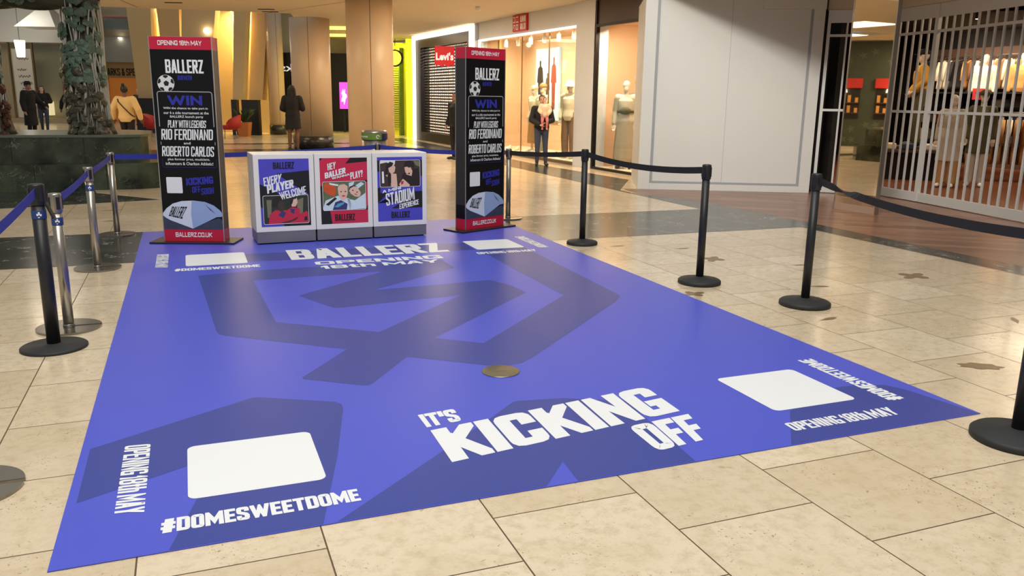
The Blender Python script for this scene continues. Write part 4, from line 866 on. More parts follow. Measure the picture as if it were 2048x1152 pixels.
# shelf wall, tables
t = thing('shelf_unit', 'dark wall shelving with folded clothes under the high rail', 'shelving', (18.6, 14.9, 0), -math.pi/2)
mb = MB(); mb.box(-2.7, -.2, 0, 2.7, .25, .1); mb.box(-2.7, .2, 0, 2.7, .25, 2.9); mb.obj('back_panel', SWD, t)
for z in (.55, 1.0, 1.42, 1.78): MB().box(-2.7, -.22 if z < 1.7 else -.75, z-.02, 2.7, .2, z+.02).obj('shelf', SDRK, t)
FC = ['white', 'black', 'tan', 'jeans', 'cream', 'rust', 'black', 'grey', 'stone', 'jeans']
for r, z in enumerate((.57, 1.02, 1.44)):
    for k in range(9):
        c = FC[(k*3+r*4) % 10]; o = MB().box(-.17, -.14, 0, .17, .14, .2+.05*((k+r) % 3)).obj('folded_clothes', CLO[c]); bv = o.modifiers.new('b', 'BEVEL'); bv.width = .03; bv.segments = 2
        o.location = (18.62, 12.6+k*.56, z); o.rotation_euler.z = math.pi/2
        tag(o, '%s folded clothes, stack %s from the right on the %s shelf' % (c, ('1st', '2nd', '3rd', '4th', '5th', '6th', '7th', '8th', '9th')[k], ('lowest', 'middle', 'upper')[r]), 'folded clothes', 'folded stacks on the wall shelves')
t = thing('display_podium', 'low stepped display table carrying the mustard-jacketed mannequin', 'display table', (13.95, 12.9, 0), -.7)
MB().box(-.8, -.55, .55, .8, .55, .6).obj('table_top', SWD, t); MB().box(-.72, -.45, 0, .72, .45, .55).obj('plinth', SDRK, t); MB().box(-.4, -.3, .6, .4, .3, .66).obj('riser', SWD, t)
for k, (dx, dy, c) in enumerate(((-.55, -.38, 'cream'), (-.2, -.4, 'jeans'), (.2, -.4, 'white'), (.55, -.36, 'rust'))):
    o = MB().box(-.13, -.1, 0, .13, .1, .13).obj('folded_clothes', CLO[c]); bv = o.modifiers.new('b', 'BEVEL'); bv.width = .03; bv.segments = 2
    v = rotz(-.7) @ Vector((dx, dy, 0)); o.location = (13.95+v.x, 12.9+v.y, .6); o.rotation_euler.z = -.7
    tag(o, '%s folded top on the front edge of the display table' % c, 'folded clothes', 'folded tops on the display table')
t = thing('red_price_sign', 'small red square price sign on the shop shelving', 'sign', (17.9, 14.9, 1.62), -.9)
MB().box(-.13, -.01, 0, .13, .01, .26).obj('sign_face', mat('price_red', (200, 40, 50), .5), t); MB().box(-.01, 0, -.2, .01, .015, 0).obj('stem', HANG, t)
# ------------------------------------------------------------------ mirror-side shop, seen reflected in the pier
GRW = mat('shopfront_green', (52, 60, 44), .5, noise=.25, scale=5)
t = thing('green_shopfront', 'dark green patterned shopfront with red fascia, seen in the mirror pier', 'shopfront', (-6.2, 20.9, 0), math.atan2(.787, .616))
MB().box(-2.6, 0, 0, 2.6, .3, 3.55).obj('front_wall', GRW, t)
for x0, x1 in ((-2.2, -.35), (.05, 2.0)):
    MB().box(x0, -.1, 2.0, x1, 0, 2.32).obj('red_fascia', mat('fascia_red', (176, 34, 22), .5), t)
    bx = MB().box(x0+.05, -.02, .95, x1-.05, .02, 2.0).obj('display_case', mat('case_dark', (24, 18, 14), .4), t)
    for z in (1.15, 1.5): MB().box(x0+.05, -.09, z-.015, x1-.05, -.02, z+.015).obj('shelf', mat('case_shelf', (70, 50, 36), .5), t)
    mb = MB()
    for k in range(8):
        for z in (1.165, 1.515): x = x0+.15+k*(x1-x0-.3)/7; mb.box(x-.05, -.08, z, x+.05, -.03, z+.16+.08*((k*5) % 3)/2)
    mb.obj('bottle_display', mat('amber_goods', (196, 140, 70), .35), t)
    for f in (.3, .75):
        lamp = MB().lathe([(.11, -.05), (.08, .06), (.02, .08)], 16).obj('case_lamp', mat('case_lamp_glow', (255, 236, 196), .5, emit=(255, 228, 180), strength=6), t); lamp.location = (x0+(x1-x0)*f, -.14, 1.9)
mb = MB()
for k in range(26):
    x, z = random.uniform(-2.4, 2.4), random.choice((random.uniform(.2, .8), random.uniform(2.5, 3.3))); mb.flat([(x+.09*math.cos(a)*(1+.5*math.cos(5*a)), z+.09*math.sin(a)*(1+.5*math.cos(5*a))) for a in [2*math.pi*i/20 for i in range(20)]], .002, M=frame3((0, 0, 0), (1, 0, 0), (0, 0, 1)))
mb.obj('leaf_pattern', mat('pattern_green', (72, 82, 58), .5), t)
# ------------------------------------------------------------------ left and far background
def LF(lat, d): return (d*.3665+lat*.9304, d*.9304-lat*.3665)
LRZ = -.37524
BEI = mat('lounge_beige_wall', (200, 172, 122), .6, noise=.03, scale=1); DPAN = mat('lounge_dark_panel', (26, 25, 25), .35); YEL = mat('cove_strip_glow', (255, 214, 110), .5, emit=(255, 206, 92), strength=3.0)
ML = rotz(LRZ)
def slab(mb, b0, b1, t0, t1, d0, d1, z0, z1, mi=0):   # slanted fin: bottom lat b0..b1, top lat t0..t1
    v = [(b0, d0, z0), (b1, d0, z0), (b1, d1, z0), (b0, d1, z0), (t0, d0, z1), (t1, d0, z1), (t1, d1, z1), (t0, d1, z1)]
    return mb.add(v, [(0, 3, 2, 1), (4, 5, 6, 7), (0, 1, 5, 4), (1, 2, 6, 5), (2, 3, 7, 6), (3, 0, 4, 7)], mi, M=ML)
mb = MB(); slab(mb, -14.2, -9.55, -14.2, -9.0, 33.2, 33.4, 0, 6.2); structure(mb, 'wall_lounge', BEI)
fins = [(-14.29, -13.72, -14.5, -13.53, 32.0, 32.5, 'outer left splayed beige wall fin beside the store entrance'), (-13.3, -12.75, -13.5, -12.6, 32.3, 32.8, 'splayed beige wall fin rising behind the left poster tower'),
        (-12.5, -11.5, -12.2, -10.9, 31.6, 32.1, 'broad beige wall fin carrying the bright round lamp'), (-10.44, -10.07, -10.16, -9.68, 31.2, 31.7, 'slim leaning beige wall fin right of the left poster tower'), (-10.05, -9.56, -9.72, -9.1, 31.9, 32.5, 'rightmost leaning beige wall fin with a yellow glow on its edge')]
for b0, b1, t0, t1, d0, d1, lb in fins:
    mb = MB(); slab(mb, b0, b1, t0, t1, d0, d1, 1.28, 5.2); o = mb.obj('wall_fin', BEI); tag(o, lb, 'wall fin', 'splayed beige wall fins')
for b0, b1, d0, lb in ((-14.3, -13.6, 31.7, 'dark waist-high panel below the outer left wall fin'), (-13.6, -12.0, 31.9, 'dark waist-high panel behind the left poster tower'), (-10.5, -10.3, 31.15, 'narrow dark panel between the left poster tower and the potted plant'), (-10.1, -9.48, 31.1, 'dark waist-high panel right of the potted plant')):
    mb = MB(); slab(mb, b0, b1, b0, b1, d0, d0+.3, 0, 1.285); o = mb.obj('dark_wall_panel', DPAN); tag(o, lb, 'wall panel', 'dark lounge wall panels')
for lat, d, z in ((-13.42, 32.9, 3.6), (-10.6, 32.9, 3.3), (-9.9, 32.7, 3.4), (-13.0, 33.0, 3.2)):
    x, y = LF(lat, d); area('wall_cove_light', (x, y, 4.6), (x, y, 2.4), .25, 110, (1, .78, .32))
for lat, d, x2, lb in ((-10.78, 32.6, 0, 'between the left tower and slim fin'), (-9.98, 32.55, 0, 'on the edge of the rightmost fin'), (-13.45, 32.55, 0, 'beside the outer left fin')):
    mb = MB(); slab(mb, lat-.03, lat+.03, lat-.03, lat+.03, d, d+.04, 2.4, 4.6); o = mb.obj('cove_light_strip', YEL); tag(o, 'vertical warm yellow light strip %s' % lb, 'light strip', 'yellow light strips between the wall fins')
t = thing('round_wall_lamp', 'bright round lamp glowing on the beige wall above the left tower', 'lamp', LF(-11.35, 31.5)+(3.73,), LRZ)
MB().ball((0, 0, 0), .11).obj('globe', LAMP, t); MB().box(-.03, 0, -.03, .03, .12, .03).obj('bracket', WHITEP, t)
# red tub chairs and plant
def tub_chair(xy, rz, label):
    t = thing('tub_chair', label, 'chair', (xy[0], xy[1], 0), rz, 'red lounge chairs'); R_ = mat('chair_red', (170, 34, 30), .6)
    mb = MB(); mb.rings([(0, 0, .3, .27, .25), (0, 0, .36, .31, .29), (0, 0, .43, .3, .28), (0, 0, .45, .27, .25)], 0, 24); mb.obj('seat', R_, t)
    mb = MB(); vs = []; fs = []; n = 20
    for k in range(n+1):
        a = math.radians(-20+220*k/n); h = .5+.3*math.sin(math.radians(180*k/n))**.6
        for r, z in ((.31, .36), (.36, .36), (.37, h), (.33, h)): vs.append((r*math.cos(a), r*math.sin(a), z))
    for k in range(n):
        for j in range(4): fs.append((k*4+j, k*4+(j+1) % 4, (k+1)*4+(j+1) % 4, (k+1)*4+j))
    mb.add(vs, fs + [(0, 1, 2, 3), (n*4+3, n*4+2, n*4+1, n*4)], 0, True); mb.obj('backrest', R_, t)
    for sx in (-1, 1):
        for sy in (-1, 1): MB().tube([(sx*.2, sy*.18, .3), (sx*.22, sy*.2, .008)], .012, 0, 8).obj('leg', STEEL, t)
tub_chair(LF(-12.3, 28.6), 1.2, 'red tub chair left of the left poster tower'); tub_chair(LF(-9.75, 28.7), -1.6, 'red tub chair right of the left poster tower')
t = thing('potted_plant', 'spiky plant in a square terracotta pot beside the red chair', 'plant', LF(-9.75, 30.2)+(0,), LRZ)
MB().add([(-.17, -.17, 0), (.17, -.17, 0), (.17, .17, 0), (-.17, .17, 0), (-.22, -.22, .5), (.22, -.22, .5), (.22, .22, .5), (-.22, .22, .5)], [(0, 3, 2, 1), (4, 5, 6, 7), (0, 1, 5, 4), (1, 2, 6, 5), (2, 3, 7, 6), (3, 0, 4, 7)]).obj('pot', mat('pot_terracotta', (176, 106, 52), .6), t)
mb = MB()
for k in range(40):
    a = random.uniform(0, 6.28); l = random.uniform(.3, .62); tl = random.uniform(.15, .75); c, s = math.cos(a), math.sin(a)
    mb.add([(c*.04-s*.02, s*.04+c*.02, .48), (c*.04+s*.02, s*.04-c*.02, .48), (c*(.05+l*tl*.5)+s*.022, s*(.05+l*tl*.5)-c*.022, .48+l*.7), (c*(.06+l*tl), s*(.06+l*tl), .48+l*(1-.25*tl)), (c*(.05+l*tl*.5)-s*.022, s*(.05+l*tl*.5)+c*.022, .48+l*.7)], [(0, 1, 2, 3, 4)])
mb.obj('leaves', mat('leaf_green_dark', (58, 72, 36), .5), t)

# far store (sign partly hidden) with balconies above
t = thing('department_store_front', 'far beige store front with dark sign letters and orange-lit doorway', 'shopfront', LF(-19.6, 46)+(0,), LRZ)
mb = MB(); mb.box(-4.5, 0, 0, -2.58, .4, 3.05); mb.box(-.9, 0, 0, 5, .4, 3.05); mb.box(-2.58, 0, 2.24, -.9, .4, 3.05); mb.obj('wall', mat('store_beige', (214, 180, 132), .6), t)
MB().box(-2.58, .25, 0, -.9, .35, 2.24).obj('doorway_glow', mat('doorway_orange', (214, 140, 70), .6, emit=(190, 112, 46), strength=.3), t)
mb = MB(); text_in(mb, 'MARKS & SPENCER', [(-2.74, 2.36), (-.32, 2.36), (-.32, 2.74), (-2.74, 2.74)], 'n', .006, 0, frame3((0, -.002, 0), (1, 0, 0), (0, 0, 1))); mb.obj('sign_lettering', mat('sign_dark_brown', (44, 32, 22), .5), t)
BALW = mat('balcony_white', (206, 208, 206), .6); BALG = mat('balcony_glass_blue', (160, 180, 188), .3); BRK = mat('balcony_brick_pattern', (130, 84, 76), .7, noise=.4, scale=14)
mb = MB(); mb.box(-4.5, -.5, 3.05, 5, .4, 3.3); mb.box(-4.5, -.5, 3.3, 5, -.35, 4.33); structure(mb, 'trim_6', BALW).parent = None
for o_ in [bpy.data.objects['trim_6']]: o_.location = LF(-19.6, 46)+(0,); o_.rotation_euler.z = LRZ
t2 = thing('upper_balcony', 'pale balcony bands with a patterned parapet high above the far store', 'balcony', LF(-19.6, 46.5)+(4.3,), LRZ)
MB().box(-4.5, -.9, 0, 5, .2, .42).obj('ceiling_band', mat('balcony_beige', (196, 186, 166), .6), t2); MB().box(-4.5, -1.0, .42, 5, -.85, .98).obj('glass_band', BALG, t2); MB().box(-4.5, -1.0, .98, 5, -.85, 1.6).obj('patterned_band', BRK, t2)
MB().box(-4.5, -1.02, 1.6, 5, -.8, 2.6).obj('top_band', BALW, t2)
for k in range(4):
    x, y = LF(-21.0+k*1.4, 45.4); o = MB().lathe([(.09, -.02), (.09, 0)], 16).obj('balcony_downlight', LAMP); o.location = (x, y, 4.29); tag(o, 'small lit downlight under the far balcony, %s from left' % ('first', 'second', 'third', 'fourth')[k], 'ceiling light', 'downlights under the far balcony')
area('concourse_light', LF(-19, 41)+(7.5,), LF(-19.5, 45)+(1.5,), 4, 420, (1, .92, .8))
# left glass shop with script sign
t = thing('glass_corner_shop', 'glass-fronted shop with pale script-lettered panel seen through the sculpture arch', 'shopfront', LF(-22.9, 40)+(0,), LRZ)
GBE = mat('shop_beige_back', (176, 162, 130), .6, noise=.1, scale=1)
MB().box(-3, 1.2, 0, 3, 1.3, 3.9).obj('back_wall', GBE, t); MB().box(-3, 0, 3.7, 3, 1.3, 5.38).obj('head_band', BALW, t)
o = MB().box(-.72, -.05, .25, .18, .0, 3.4).obj('sign_panel', mat('sign_panel_grey', (186, 182, 172), .5), t)
mb = MB()
for k, (x0, x1, z) in enumerate(((-.5, .05, 2.95), (-.55, -.1, 2.45), (-.5, .05, 2.15), (-.45, .1, 1.85), (-.4, .05, 1.6), (-.3, .12, 1.35))):
    pts = [(x0+(x1-x0)*i/14, -.056, z+.07*math.sin(i*1.9+k)*(1 if i % 2 else .5)) for i in range(15)]; mb.tube(pts, .013, 0, 5)
mb.obj('script_lettering', INK, o)
MB().box(.2, .05, .1, 1.6, .07, 3.6).obj('glass_pane', glass('shop_glass_2'), t)
mb = MB()
for x in (-1.5, -.9, .2, 1.62): mb.box(x-.03, 0, 0, x+.03, .12, 3.7)
mb.obj('mullion', mat('mullion_bronze', (110, 92, 66), .4, .4), t)
MB().box(-.1, .5, .35, .5, .9, 1.0).obj('lit_display_block', mat('display_glow', (255, 236, 190), .5, emit=(255, 228, 176), strength=1.0), t); MB().box(-3, -.1, .0, 3, .9, .22).obj('plinth', mat('shop_plinth', (150, 136, 110), .4), t)
MB().box(1.0, .9, 1.0, 1.25, 1.0, 2.0).obj('red_poster', mat('poster_dull_red', (176, 70, 60), .6), t)
t = thing('pendant_lantern', 'bright white drum lantern hanging in the glass corner shop', 'lamp', LF(-22.05, 38)+(2.95,), LRZ)
MB().rings([(0, 0, 0, .16, .16), (0, 0, .72, .22, .22)], 0, 24).obj('shade', mat('lantern_white', (255, 252, 244), .5, emit=(255, 250, 238), strength=2.2), t); MB().tube([(0, 0, .72), (0, 0, 2.45)], .012, 0, 6).obj('cord', LBLK, t)
t = thing('ceiling_pyramid_light', 'white pyramid-shaped ceiling feature seen through the sculpture arch', 'ceiling feature', LF(-20.8, 38)+(4.2,), LRZ)
MB().add([(-.9, -.9, 0), (.9, -.9, 0), (.9, .9, 0), (-.9, .9, 0), (.1, 0, 1.1)], [(0, 3, 2, 1), (0, 1, 4), (1, 2, 4), (2, 3, 4), (3, 0, 4)]).obj('pyramid', BALW, t)
structure(MB().prism([LF(-30, 32), LF(-18.2, 32), LF(-17.5, 45.4), LF(-30, 45)], 5.4, 5.5), 'ceiling_concourse', BALW)
area('concourse_light', LF(-22, 36)+(5.2,), LF(-22, 37.5)+(0,), 3, 170, (1, .9, .74))
# pyramid skylight between column and fins
structure(MB().prism([LF(-14, 33.6), LF(2, 33.6), LF(4, 46), LF(-14, 46)], 5.6, 5.7), 'ceiling_far', BALW)
for k, (lat, d) in enumerate(((-9.3, 39), (-8.4, 36.5), (-18.4, 44.0))):
    t = thing('ceiling_truss', 'white triangular ceiling truss %s' % ('beyond the wall fins', 'right of the slim far column', 'under the far balcony')[k], 'truss', LF(lat, d)+((3.0, 3.1, 3.35)[k],), LRZ)
    if k == 2: MB().add([(-.7, -.3, 0), (.3, -.3, -.1), (-.1, -.3, .45), (-.7, .3, 0), (.3, .3, -.1), (-.1, .3, .45)], [(0, 1, 2), (3, 5, 4), (0, 3, 4, 1), (1, 4, 5, 2), (2, 5, 3, 0)]).obj('truss_plate', BALW, t)
    else:
        mb = MB(); mb.tube([(-.9, 0, 0), (.1, 0, 1.9)], .05); mb.tube([(.1, 0, 1.9), (1.1, 0, .3)], .05); mb.tube([(-.5, 0, .7), (1.1, 0, .3)], .04); mb.obj('truss_rods', BALW, t)
t = thing('hanging_box_sign', 'small white lit hanging sign beyond the rightmost wall fin', 'sign', LF(-10.0, 34)+(2.54,), LRZ)
MB().box(-.17, -.06, 0, .17, .06, .42).obj('sign_box', mat('box_sign_glow', (236, 244, 244), .5, emit=(230, 240, 240), strength=1.0), t); MB().tube([(0, 0, .42), (0, 0, 3)], .012, 0, 6).obj('hanger_rod', LBLK, t)
t = thing('far_white_pilaster', 'narrow white pilaster with dark doorway beyond the rightmost wall fin', 'pilaster', LF(-9.9, 35.2)+(0,), LRZ)
MB().box(-.3, 0, .3, .12, .3, 4.5).obj('shaft', BALW, t); MB().box(-.32, -.02, 0, .14, .3, .3).obj('base', DKB, t); MB().box(.12, .1, 0, .5, .25, 2.4).obj('doorway', LBLK, t)
# black shop with mirrored lettering and pink screen
t = thing('black_shopfront', 'black shopfront with reversed white letters behind the tan columns', 'shopfront', LF(-7.6, 36)+(0,), LRZ)
MB().box(-2.62, 0, 0, 3.2, .3, 3.22).obj('front_wall', LBLK, t)
mb = MB(); small_text(mb, 'ks', -1.84, 2.45, -2.34, 2.76, .004, 0, frame3((0, -.002, 0), (1, 0, 0), (0, 0, 1))); mb.f = [f[::-1] for f in mb.f]
mb.obj('sign_lettering', mat('sign_letter_white', (240, 240, 240), .5, emit=(240, 240, 240), strength=.6), t)
mb = MB()
for k in range(6): mb.box(-2.45, -.006, 2.0-.1*k, -2.15, 0, 2.03-.1*k)
mb.obj('opening_notice', mat('notice_grey', (84, 70, 84), .5), t)
structure(MB().prism([LF(-10.25, 36.4), LF(2.5, 36.4), LF(2.5, 36.9), LF(-10.25, 36.9)], 3.22, 5.6), 'wall_far', mat('far_wall_grey', (176, 172, 158), .6))
t = thing('pink_screen', 'upright glowing pink screen in front of the black shop', 'screen', LF(-7.08, 35)+(.95,), LRZ)
MB().box(-.2, -.04, -.02, .2, .04, 1.09).obj('housing', LBLK, t); sc = MB().box(-.18, -.045, 0, .18, -.04, 1.07).obj('display', mat('screen_pink', (226, 70, 214), .3, emit=(224, 76, 216), strength=1.1), t)
mb = MB()
for x, z in ((0, .5),): mb.flat([(.1*math.cos(a)*(1+.35*math.cos(5*a)), z+.28*math.sin(a)*(1+.25*math.sin(7*a))) for a in [2*math.pi*i/40 for i in range(40)]], .001, M=frame3((0, -.045, 0), (1, 0, 0), (0, 0, 1)))
mb.obj('screen_picture', mat('screen_pale', (245, 200, 240), .3, emit=(245, 205, 240), strength=1.0), sc)
MB().box(-.05, -.03, -.95, .05, .03, -.02).obj('stand', LBLK, t)
# lit cove ceiling beyond the columns and the yellow shop
structure(MB().prism([LF(-6.4, 24.2), LF(-3.6, 24.0), (7.8, 33.2), (7.2, 38), LF(-8.2, 34.8)], 3.78, 3.86), 'ceiling_cove', CEIL)
for k, (x, y) in enumerate(((5.4, 29.6), (6.0, 33.2))):
    o = MB().box(-1.1, -.35, 0, 1.1, .35, .05).obj('cove_light_panel', YEL); o.location = (x, y, 3.72); o.rotation_euler.z = LRZ; tag(o, '%s yellow glowing ceiling cove between the two nearer columns' % ('nearer', 'farther')[k], 'ceiling light', 'yellow ceiling coves')
YW = mat('yellow_shop_wall', (226, 224, 40), .45); YP = mat('yellow_light_column', (236, 240, 60), .4, emit=(232, 236, 30), strength=1.15)
t = thing('yellow_shopfront', 'shop with slatted shutter bathed in yellow light, beside the white light frame', 'shopfront', (7.0, 33.0, 0), -.9)
MB().box(-.6, .2, 0, 1.6, .3, 3.5).obj('back_wall', YW, t)
mb = MB()
for k in range(30): mb.box(-.5, .12, .25+.085*k, 1.3, .17, .3+.085*k)
mb.obj('slatted_shutter', mat('shutter_yellow_grey', (190, 190, 90), .4, .3), t)
MB().box(1.3, -.05, 0, 1.36, .2, 3.3).obj('glass_edge', mat('edge_green_glass', (96, 120, 60), .2), t)
o = MB().box(-.14, -.14, 0, .14, .14, CZ-.05).obj('light_column', YP); o.location = (7.84, 30.45, 0); o.rotation_euler.z = -.3; tag(o, 'square glowing yellow column at the end of the shop row', 'light column')
area('yellow_shop_light', (7.1, 31.8, 3.3), (7.4, 32.6, 1.0), .8, 90, (.95, .95, .12))
t = thing('round_shop_clock', 'round black-rimmed yellow sign disc beside the near column', 'sign', (7.5, 31.3, 2.88), -.6)
F = frame3((0, 0, 0), (1, 0, 0), (0, 0, 1)); mb = MB(); mb.prism(circ(0, 0, .31, 32), -.05, .05, M=F); mb.obj('rim', LBLK, t); MB().flat(circ(0, 0, .26, 32), .052, M=F).obj('disc_face', mat('disc_yellow', (240, 232, 90), .5, emit=(236, 226, 80), strength=.9), t)
MB().tube([(0, 0, .3), (0, 0, .72)], .015, 0, 6).obj('hanger_rod', LBLK, t)
# recycling bin
t = thing('recycling_bin', 'round steel recycling bin with green and dark blue bands behind the counter', 'bin', (2.54, 11.95, 0), math.atan2(-2.5, 11.9)+0.0)
MB().lathe([(.17, 0), (.18, .02), (.18, .9)], 36).obj('drum', STEEL, t); MB().lathe([(.185, .98), (.19, 1.0), (.17, 1.025), (.13, 1.03)], 36).obj('lid', STEEL, t)
mb = MB(); vs = []; fs = []
def band(z0, z1, a0, a1, r):
    mb = MB(); n = 16; vs = []; fs = []
    for k in range(n+1):
        a = a0+(a1-a0)*k/n; vs += [(r*math.cos(a), r*math.sin(a), z0), (r*math.cos(a), r*math.sin(a), z1)]
    for k in range(n): fs.append((2*k, 2*k+2, 2*k+3, 2*k+1))
    mb.add(vs, fs, 0, True); return mb
g = band(.9, .985, math.pi*1.0, math.pi*1.68, .187).obj('green_band', mat('bin_green', (104, 134, 50), .5), t); g['label'] = 'green label band'
b = band(.9, .985, math.pi*1.68, math.pi*2, .187).obj('blue_band', mat('bin_navy', (32, 36, 82), .5), t); b['label'] = 'dark blue label band'
mb = MB()
for k in range(9):
    a = math.pi*1.06+k*.1; mb.add([(.189*math.cos(a+s*.03), .189*math.sin(a+s*.03), z) for s, z in ((-1, .932), (1, .932), (1, .952), (-1, .952))], [(0, 1, 2, 3)])
vs = []; fs = []
for k in range(21):
    w_ = 2*math.pi*k/24
    for r in (.016, .026): a = math.pi*1.58+r*math.cos(w_)/.189; vs.append((.189*math.cos(a), .189*math.sin(a), .942+r*math.sin(w_)))
for k in range(20): fs.append((2*k, 2*k+1, 2*k+3, 2*k+2))
mb.add(vs, fs); mb.obj('band_print', WHT, g)

# ------------------------------------------------------------------ bronze tree sculpture on its stone plinth
t = thing('sculpture_plinth', 'stepped dark green marble plinth under the bronze tree sculpture', 'plinth', (-3.6, 15.6, 0))
def cham(x0, y0, x1, y1, c): return [(x0, y0), (x1-c, y0), (x1-c*.3, y0+c*.3), (x1, y0+c), (x1, y1-c), (x1-c, y1), (x0, y1)]
MB().prism(cham(-4, -1.15, 3.35, 1.15, .5), 0, .41).obj('lower_step', PLINTH, t, bevel=.01)
MB().prism(cham(-4, -.98, 3.02, .95, .35), .41, .81).obj('upper_block', PLINTH, t); MB().prism(cham(-4, -1.0, 3.04, .97, .35), .81, .85).obj('cap_slab', mat('plinth_cap', (86, 92, 76), .22, noise=.3, scale=3), t, bevel=.008)
mb = MB()
for x in (-3.0, -1.9, -.8, .3, 1.4, 2.4): mb.box(x-.004, -1.152, .01, x+.004, -1.14, .40); mb.box(x-.3-.004, -.982, .42, x-.3+.004, -.97, .81)
mb.obj('slab_joint', RECESS, t)
BRZ = mat('bronze_dark', (78, 76, 62), .5, .45, noise=.5, scale=9, bump=.6); BRL = mat('bronze_pale_edge', (168, 168, 158), .4, .4, noise=.3, scale=8); VERD = mat('verdigris', (86, 108, 94), .6, .2, noise=.35, scale=14); BRR = mat('bronze_red', (74, 44, 32), .5, .4, noise=.4, scale=12)
t = thing('bronze_tree_sculpture', 'patinated bronze arch of tree trunks and leaf discs standing on the green plinth', 'sculpture', (-1.42, 15.0, .85))
def trunk(cx, r0, r1, h, seed):
    rnd = random.Random(seed); mb = MB(); vs = []; fs = []; seg, nz = 40, 46
    ph = [rnd.uniform(0, 6.28) for _ in range(6)]
    for i in range(nz):
        z = h*i/(nz-1); r = r0+(r1-r0)*i/(nz-1)+.08*math.exp(-z*4)
        for k in range(seg):
            a = 2*math.pi*k/seg; q = r*(1+.10*math.sin(7*a+ph[0]+z*1.2)+.07*math.sin(13*a+ph[1]-z*2.3)+.05*math.sin(4*z+3*a+ph[2])+.03*math.sin(21*a+9*z))
            vs.append((cx+q*math.cos(a), q*math.sin(a)*.85, z))
    for i in range(nz-1):
        for k in range(seg): j = (k+1) % seg; fs.append((i*seg+k, i*seg+j, (i+1)*seg+j, (i+1)*seg+k))
    fs.append(tuple(range(seg-1, -1, -1))); fs.append(tuple((nz-1)*seg+k for k in range(seg)))
    mb.add(vs, fs, 0, True); return mb
tr = trunk(.02, .25, .22, 2.68, 3).obj('trunk', BRZ, t); tl = trunk(-1.42, .26, .28, 2.68, 8).obj('trunk', BRZ, t)
mb = MB(); vs = []; fs = []; seg, n = 28, 30
for i in range(n):
    x = -1.9+2.2*i/(n-1)
    for k in range(seg):
        a = 2*math.pi*k/seg; q = .26*(1+.12*math.sin(5*a+x*3)+.08*math.sin(11*a-x*5)); vs.append((x, q*math.cos(a), 2.16+q*math.sin(a)))
for i in range(n-1):
    for k in range(seg): j = (k+1) % seg; fs.append((i*seg+k, i*seg+j, (i+1)*seg+j, (i+1)*seg+k))
mb.add(vs, fs, 0, True); mb.obj('cross_bough', BRZ, t)
def strips(cx, r, seed, n, parent):
    rnd = random.Random(seed)
    mb = MB()
    for k in range(n):
        a = math.radians(rnd.uniform(185, 355)); z0 = rnd.uniform(.0, .4); z1 = rnd.uniform(1.5, 2.66); w = rnd.uniform(.012, .028); drift = rnd.uniform(-.3, .3); pts = []
        for i in range(14):
            f = i/13; aa = a+drift*f+.12*math.sin(f*9+k); pts.append((cx+(r+.035)*math.cos(aa), (r+.035)*.87*math.sin(aa), z0+(z1-z0)*f))
        mb.tube(pts, w, 0, 6, flat=.5)
    o = mb.obj('bark_ribs', BRL, parent); o['label'] = 'pale polished bark ribs'
strips(.02, .245, 5, 22, tr); strips(-1.42, .28, 6, 16, tl)
def leaves(spots, m, parent, seed, nm):
    rnd = random.Random(seed); mb = MB()
    for cx, cy, cz, sp, sz_, n, r in spots:
        for k in range(n):
            z = cz+rnd.uniform(-sz_, sz_); a = math.radians(rnd.uniform(200, 340)); q = r+.03+rnd.uniform(0, .05); c = Vector((cx+q*math.cos(a), cy+q*.9*math.sin(a), z)); R = rnd.uniform(.045, .085)
            nv = Vector((math.cos(a), math.sin(a), rnd.uniform(-.3, .5))).normalized(); u = nv.cross(Vector((0, 0, 1))).normalized(); v = u.cross(nv)
            vs = [c+nv*.02]+[c+(u*math.cos(2*math.pi*i/12)+v*math.sin(2*math.pi*i/12))*R*(1+.12*math.sin(3*i))-nv*.012*(i % 2) for i in range(12)]
            vs2 = [p-nv*.012 for p in vs]; b = len(vs)
            mb.add(vs+vs2, [(0, 1+i, 1+(i+1) % 12) for i in range(12)]+[(b, b+1+(i+1) % 12, b+1+i) for i in range(12)]+[(1+i, b+1+i, b+1+(i+1) % 12, 1+(i+1) % 12) for i in range(12)], 0, False)
    return mb.obj(nm, m, parent)
leaves([(.0, 0, 1.65, 0, .85, 120, .25), (.0, 0, 2.4, 0, .25, 40, .23)], VERD, tr, 4, 'leaf_cladding'); leaves([(.0, 0, .5, 0, .5, 50, .28)], BRZ, tr, 9, 'leaf_cladding')
leaves([(-1.42, 0, .35, 0, .42, 70, .29)], BRR, tl, 12, 'leaf_cladding'); leaves([(-1.42, 0, 1.7, 0, .8, 70, .27)], VERD, tl, 15, 'leaf_cladding')
rnd = random.Random(2); mb = MB()
for k in range(90):
    x = rnd.uniform(-1.7, .1); a = math.radians(rnd.uniform(150, 300)); c = Vector((x, .29*math.cos(a)*1.0, 2.16+.29*math.sin(a)+.1)); c.y = -abs(c.y)-.03; R = rnd.uniform(.05, .085)
    vs = [c+Vector((0, -.02, 0))]+[c+Vector((R*math.cos(2*math.pi*i/12), .01*(i % 2), R*math.sin(2*math.pi*i/12))) for i in range(12)]; vs2 = [p+Vector((0, .014, 0)) for p in vs]
    mb.add(vs+vs2, [(0, 1+i, 1+(i+1) % 12) for i in range(12)]+[(13, 14+(i+1) % 12, 14+i) for i in range(12)]+[(1+i, 14+i, 14+(i+1) % 12, 1+(i+1) % 12) for i in range(12)], 0, False)
o = mb.obj('leaf_cladding', VERD, t); o['label'] = 'green patinated leaf discs on the bough'
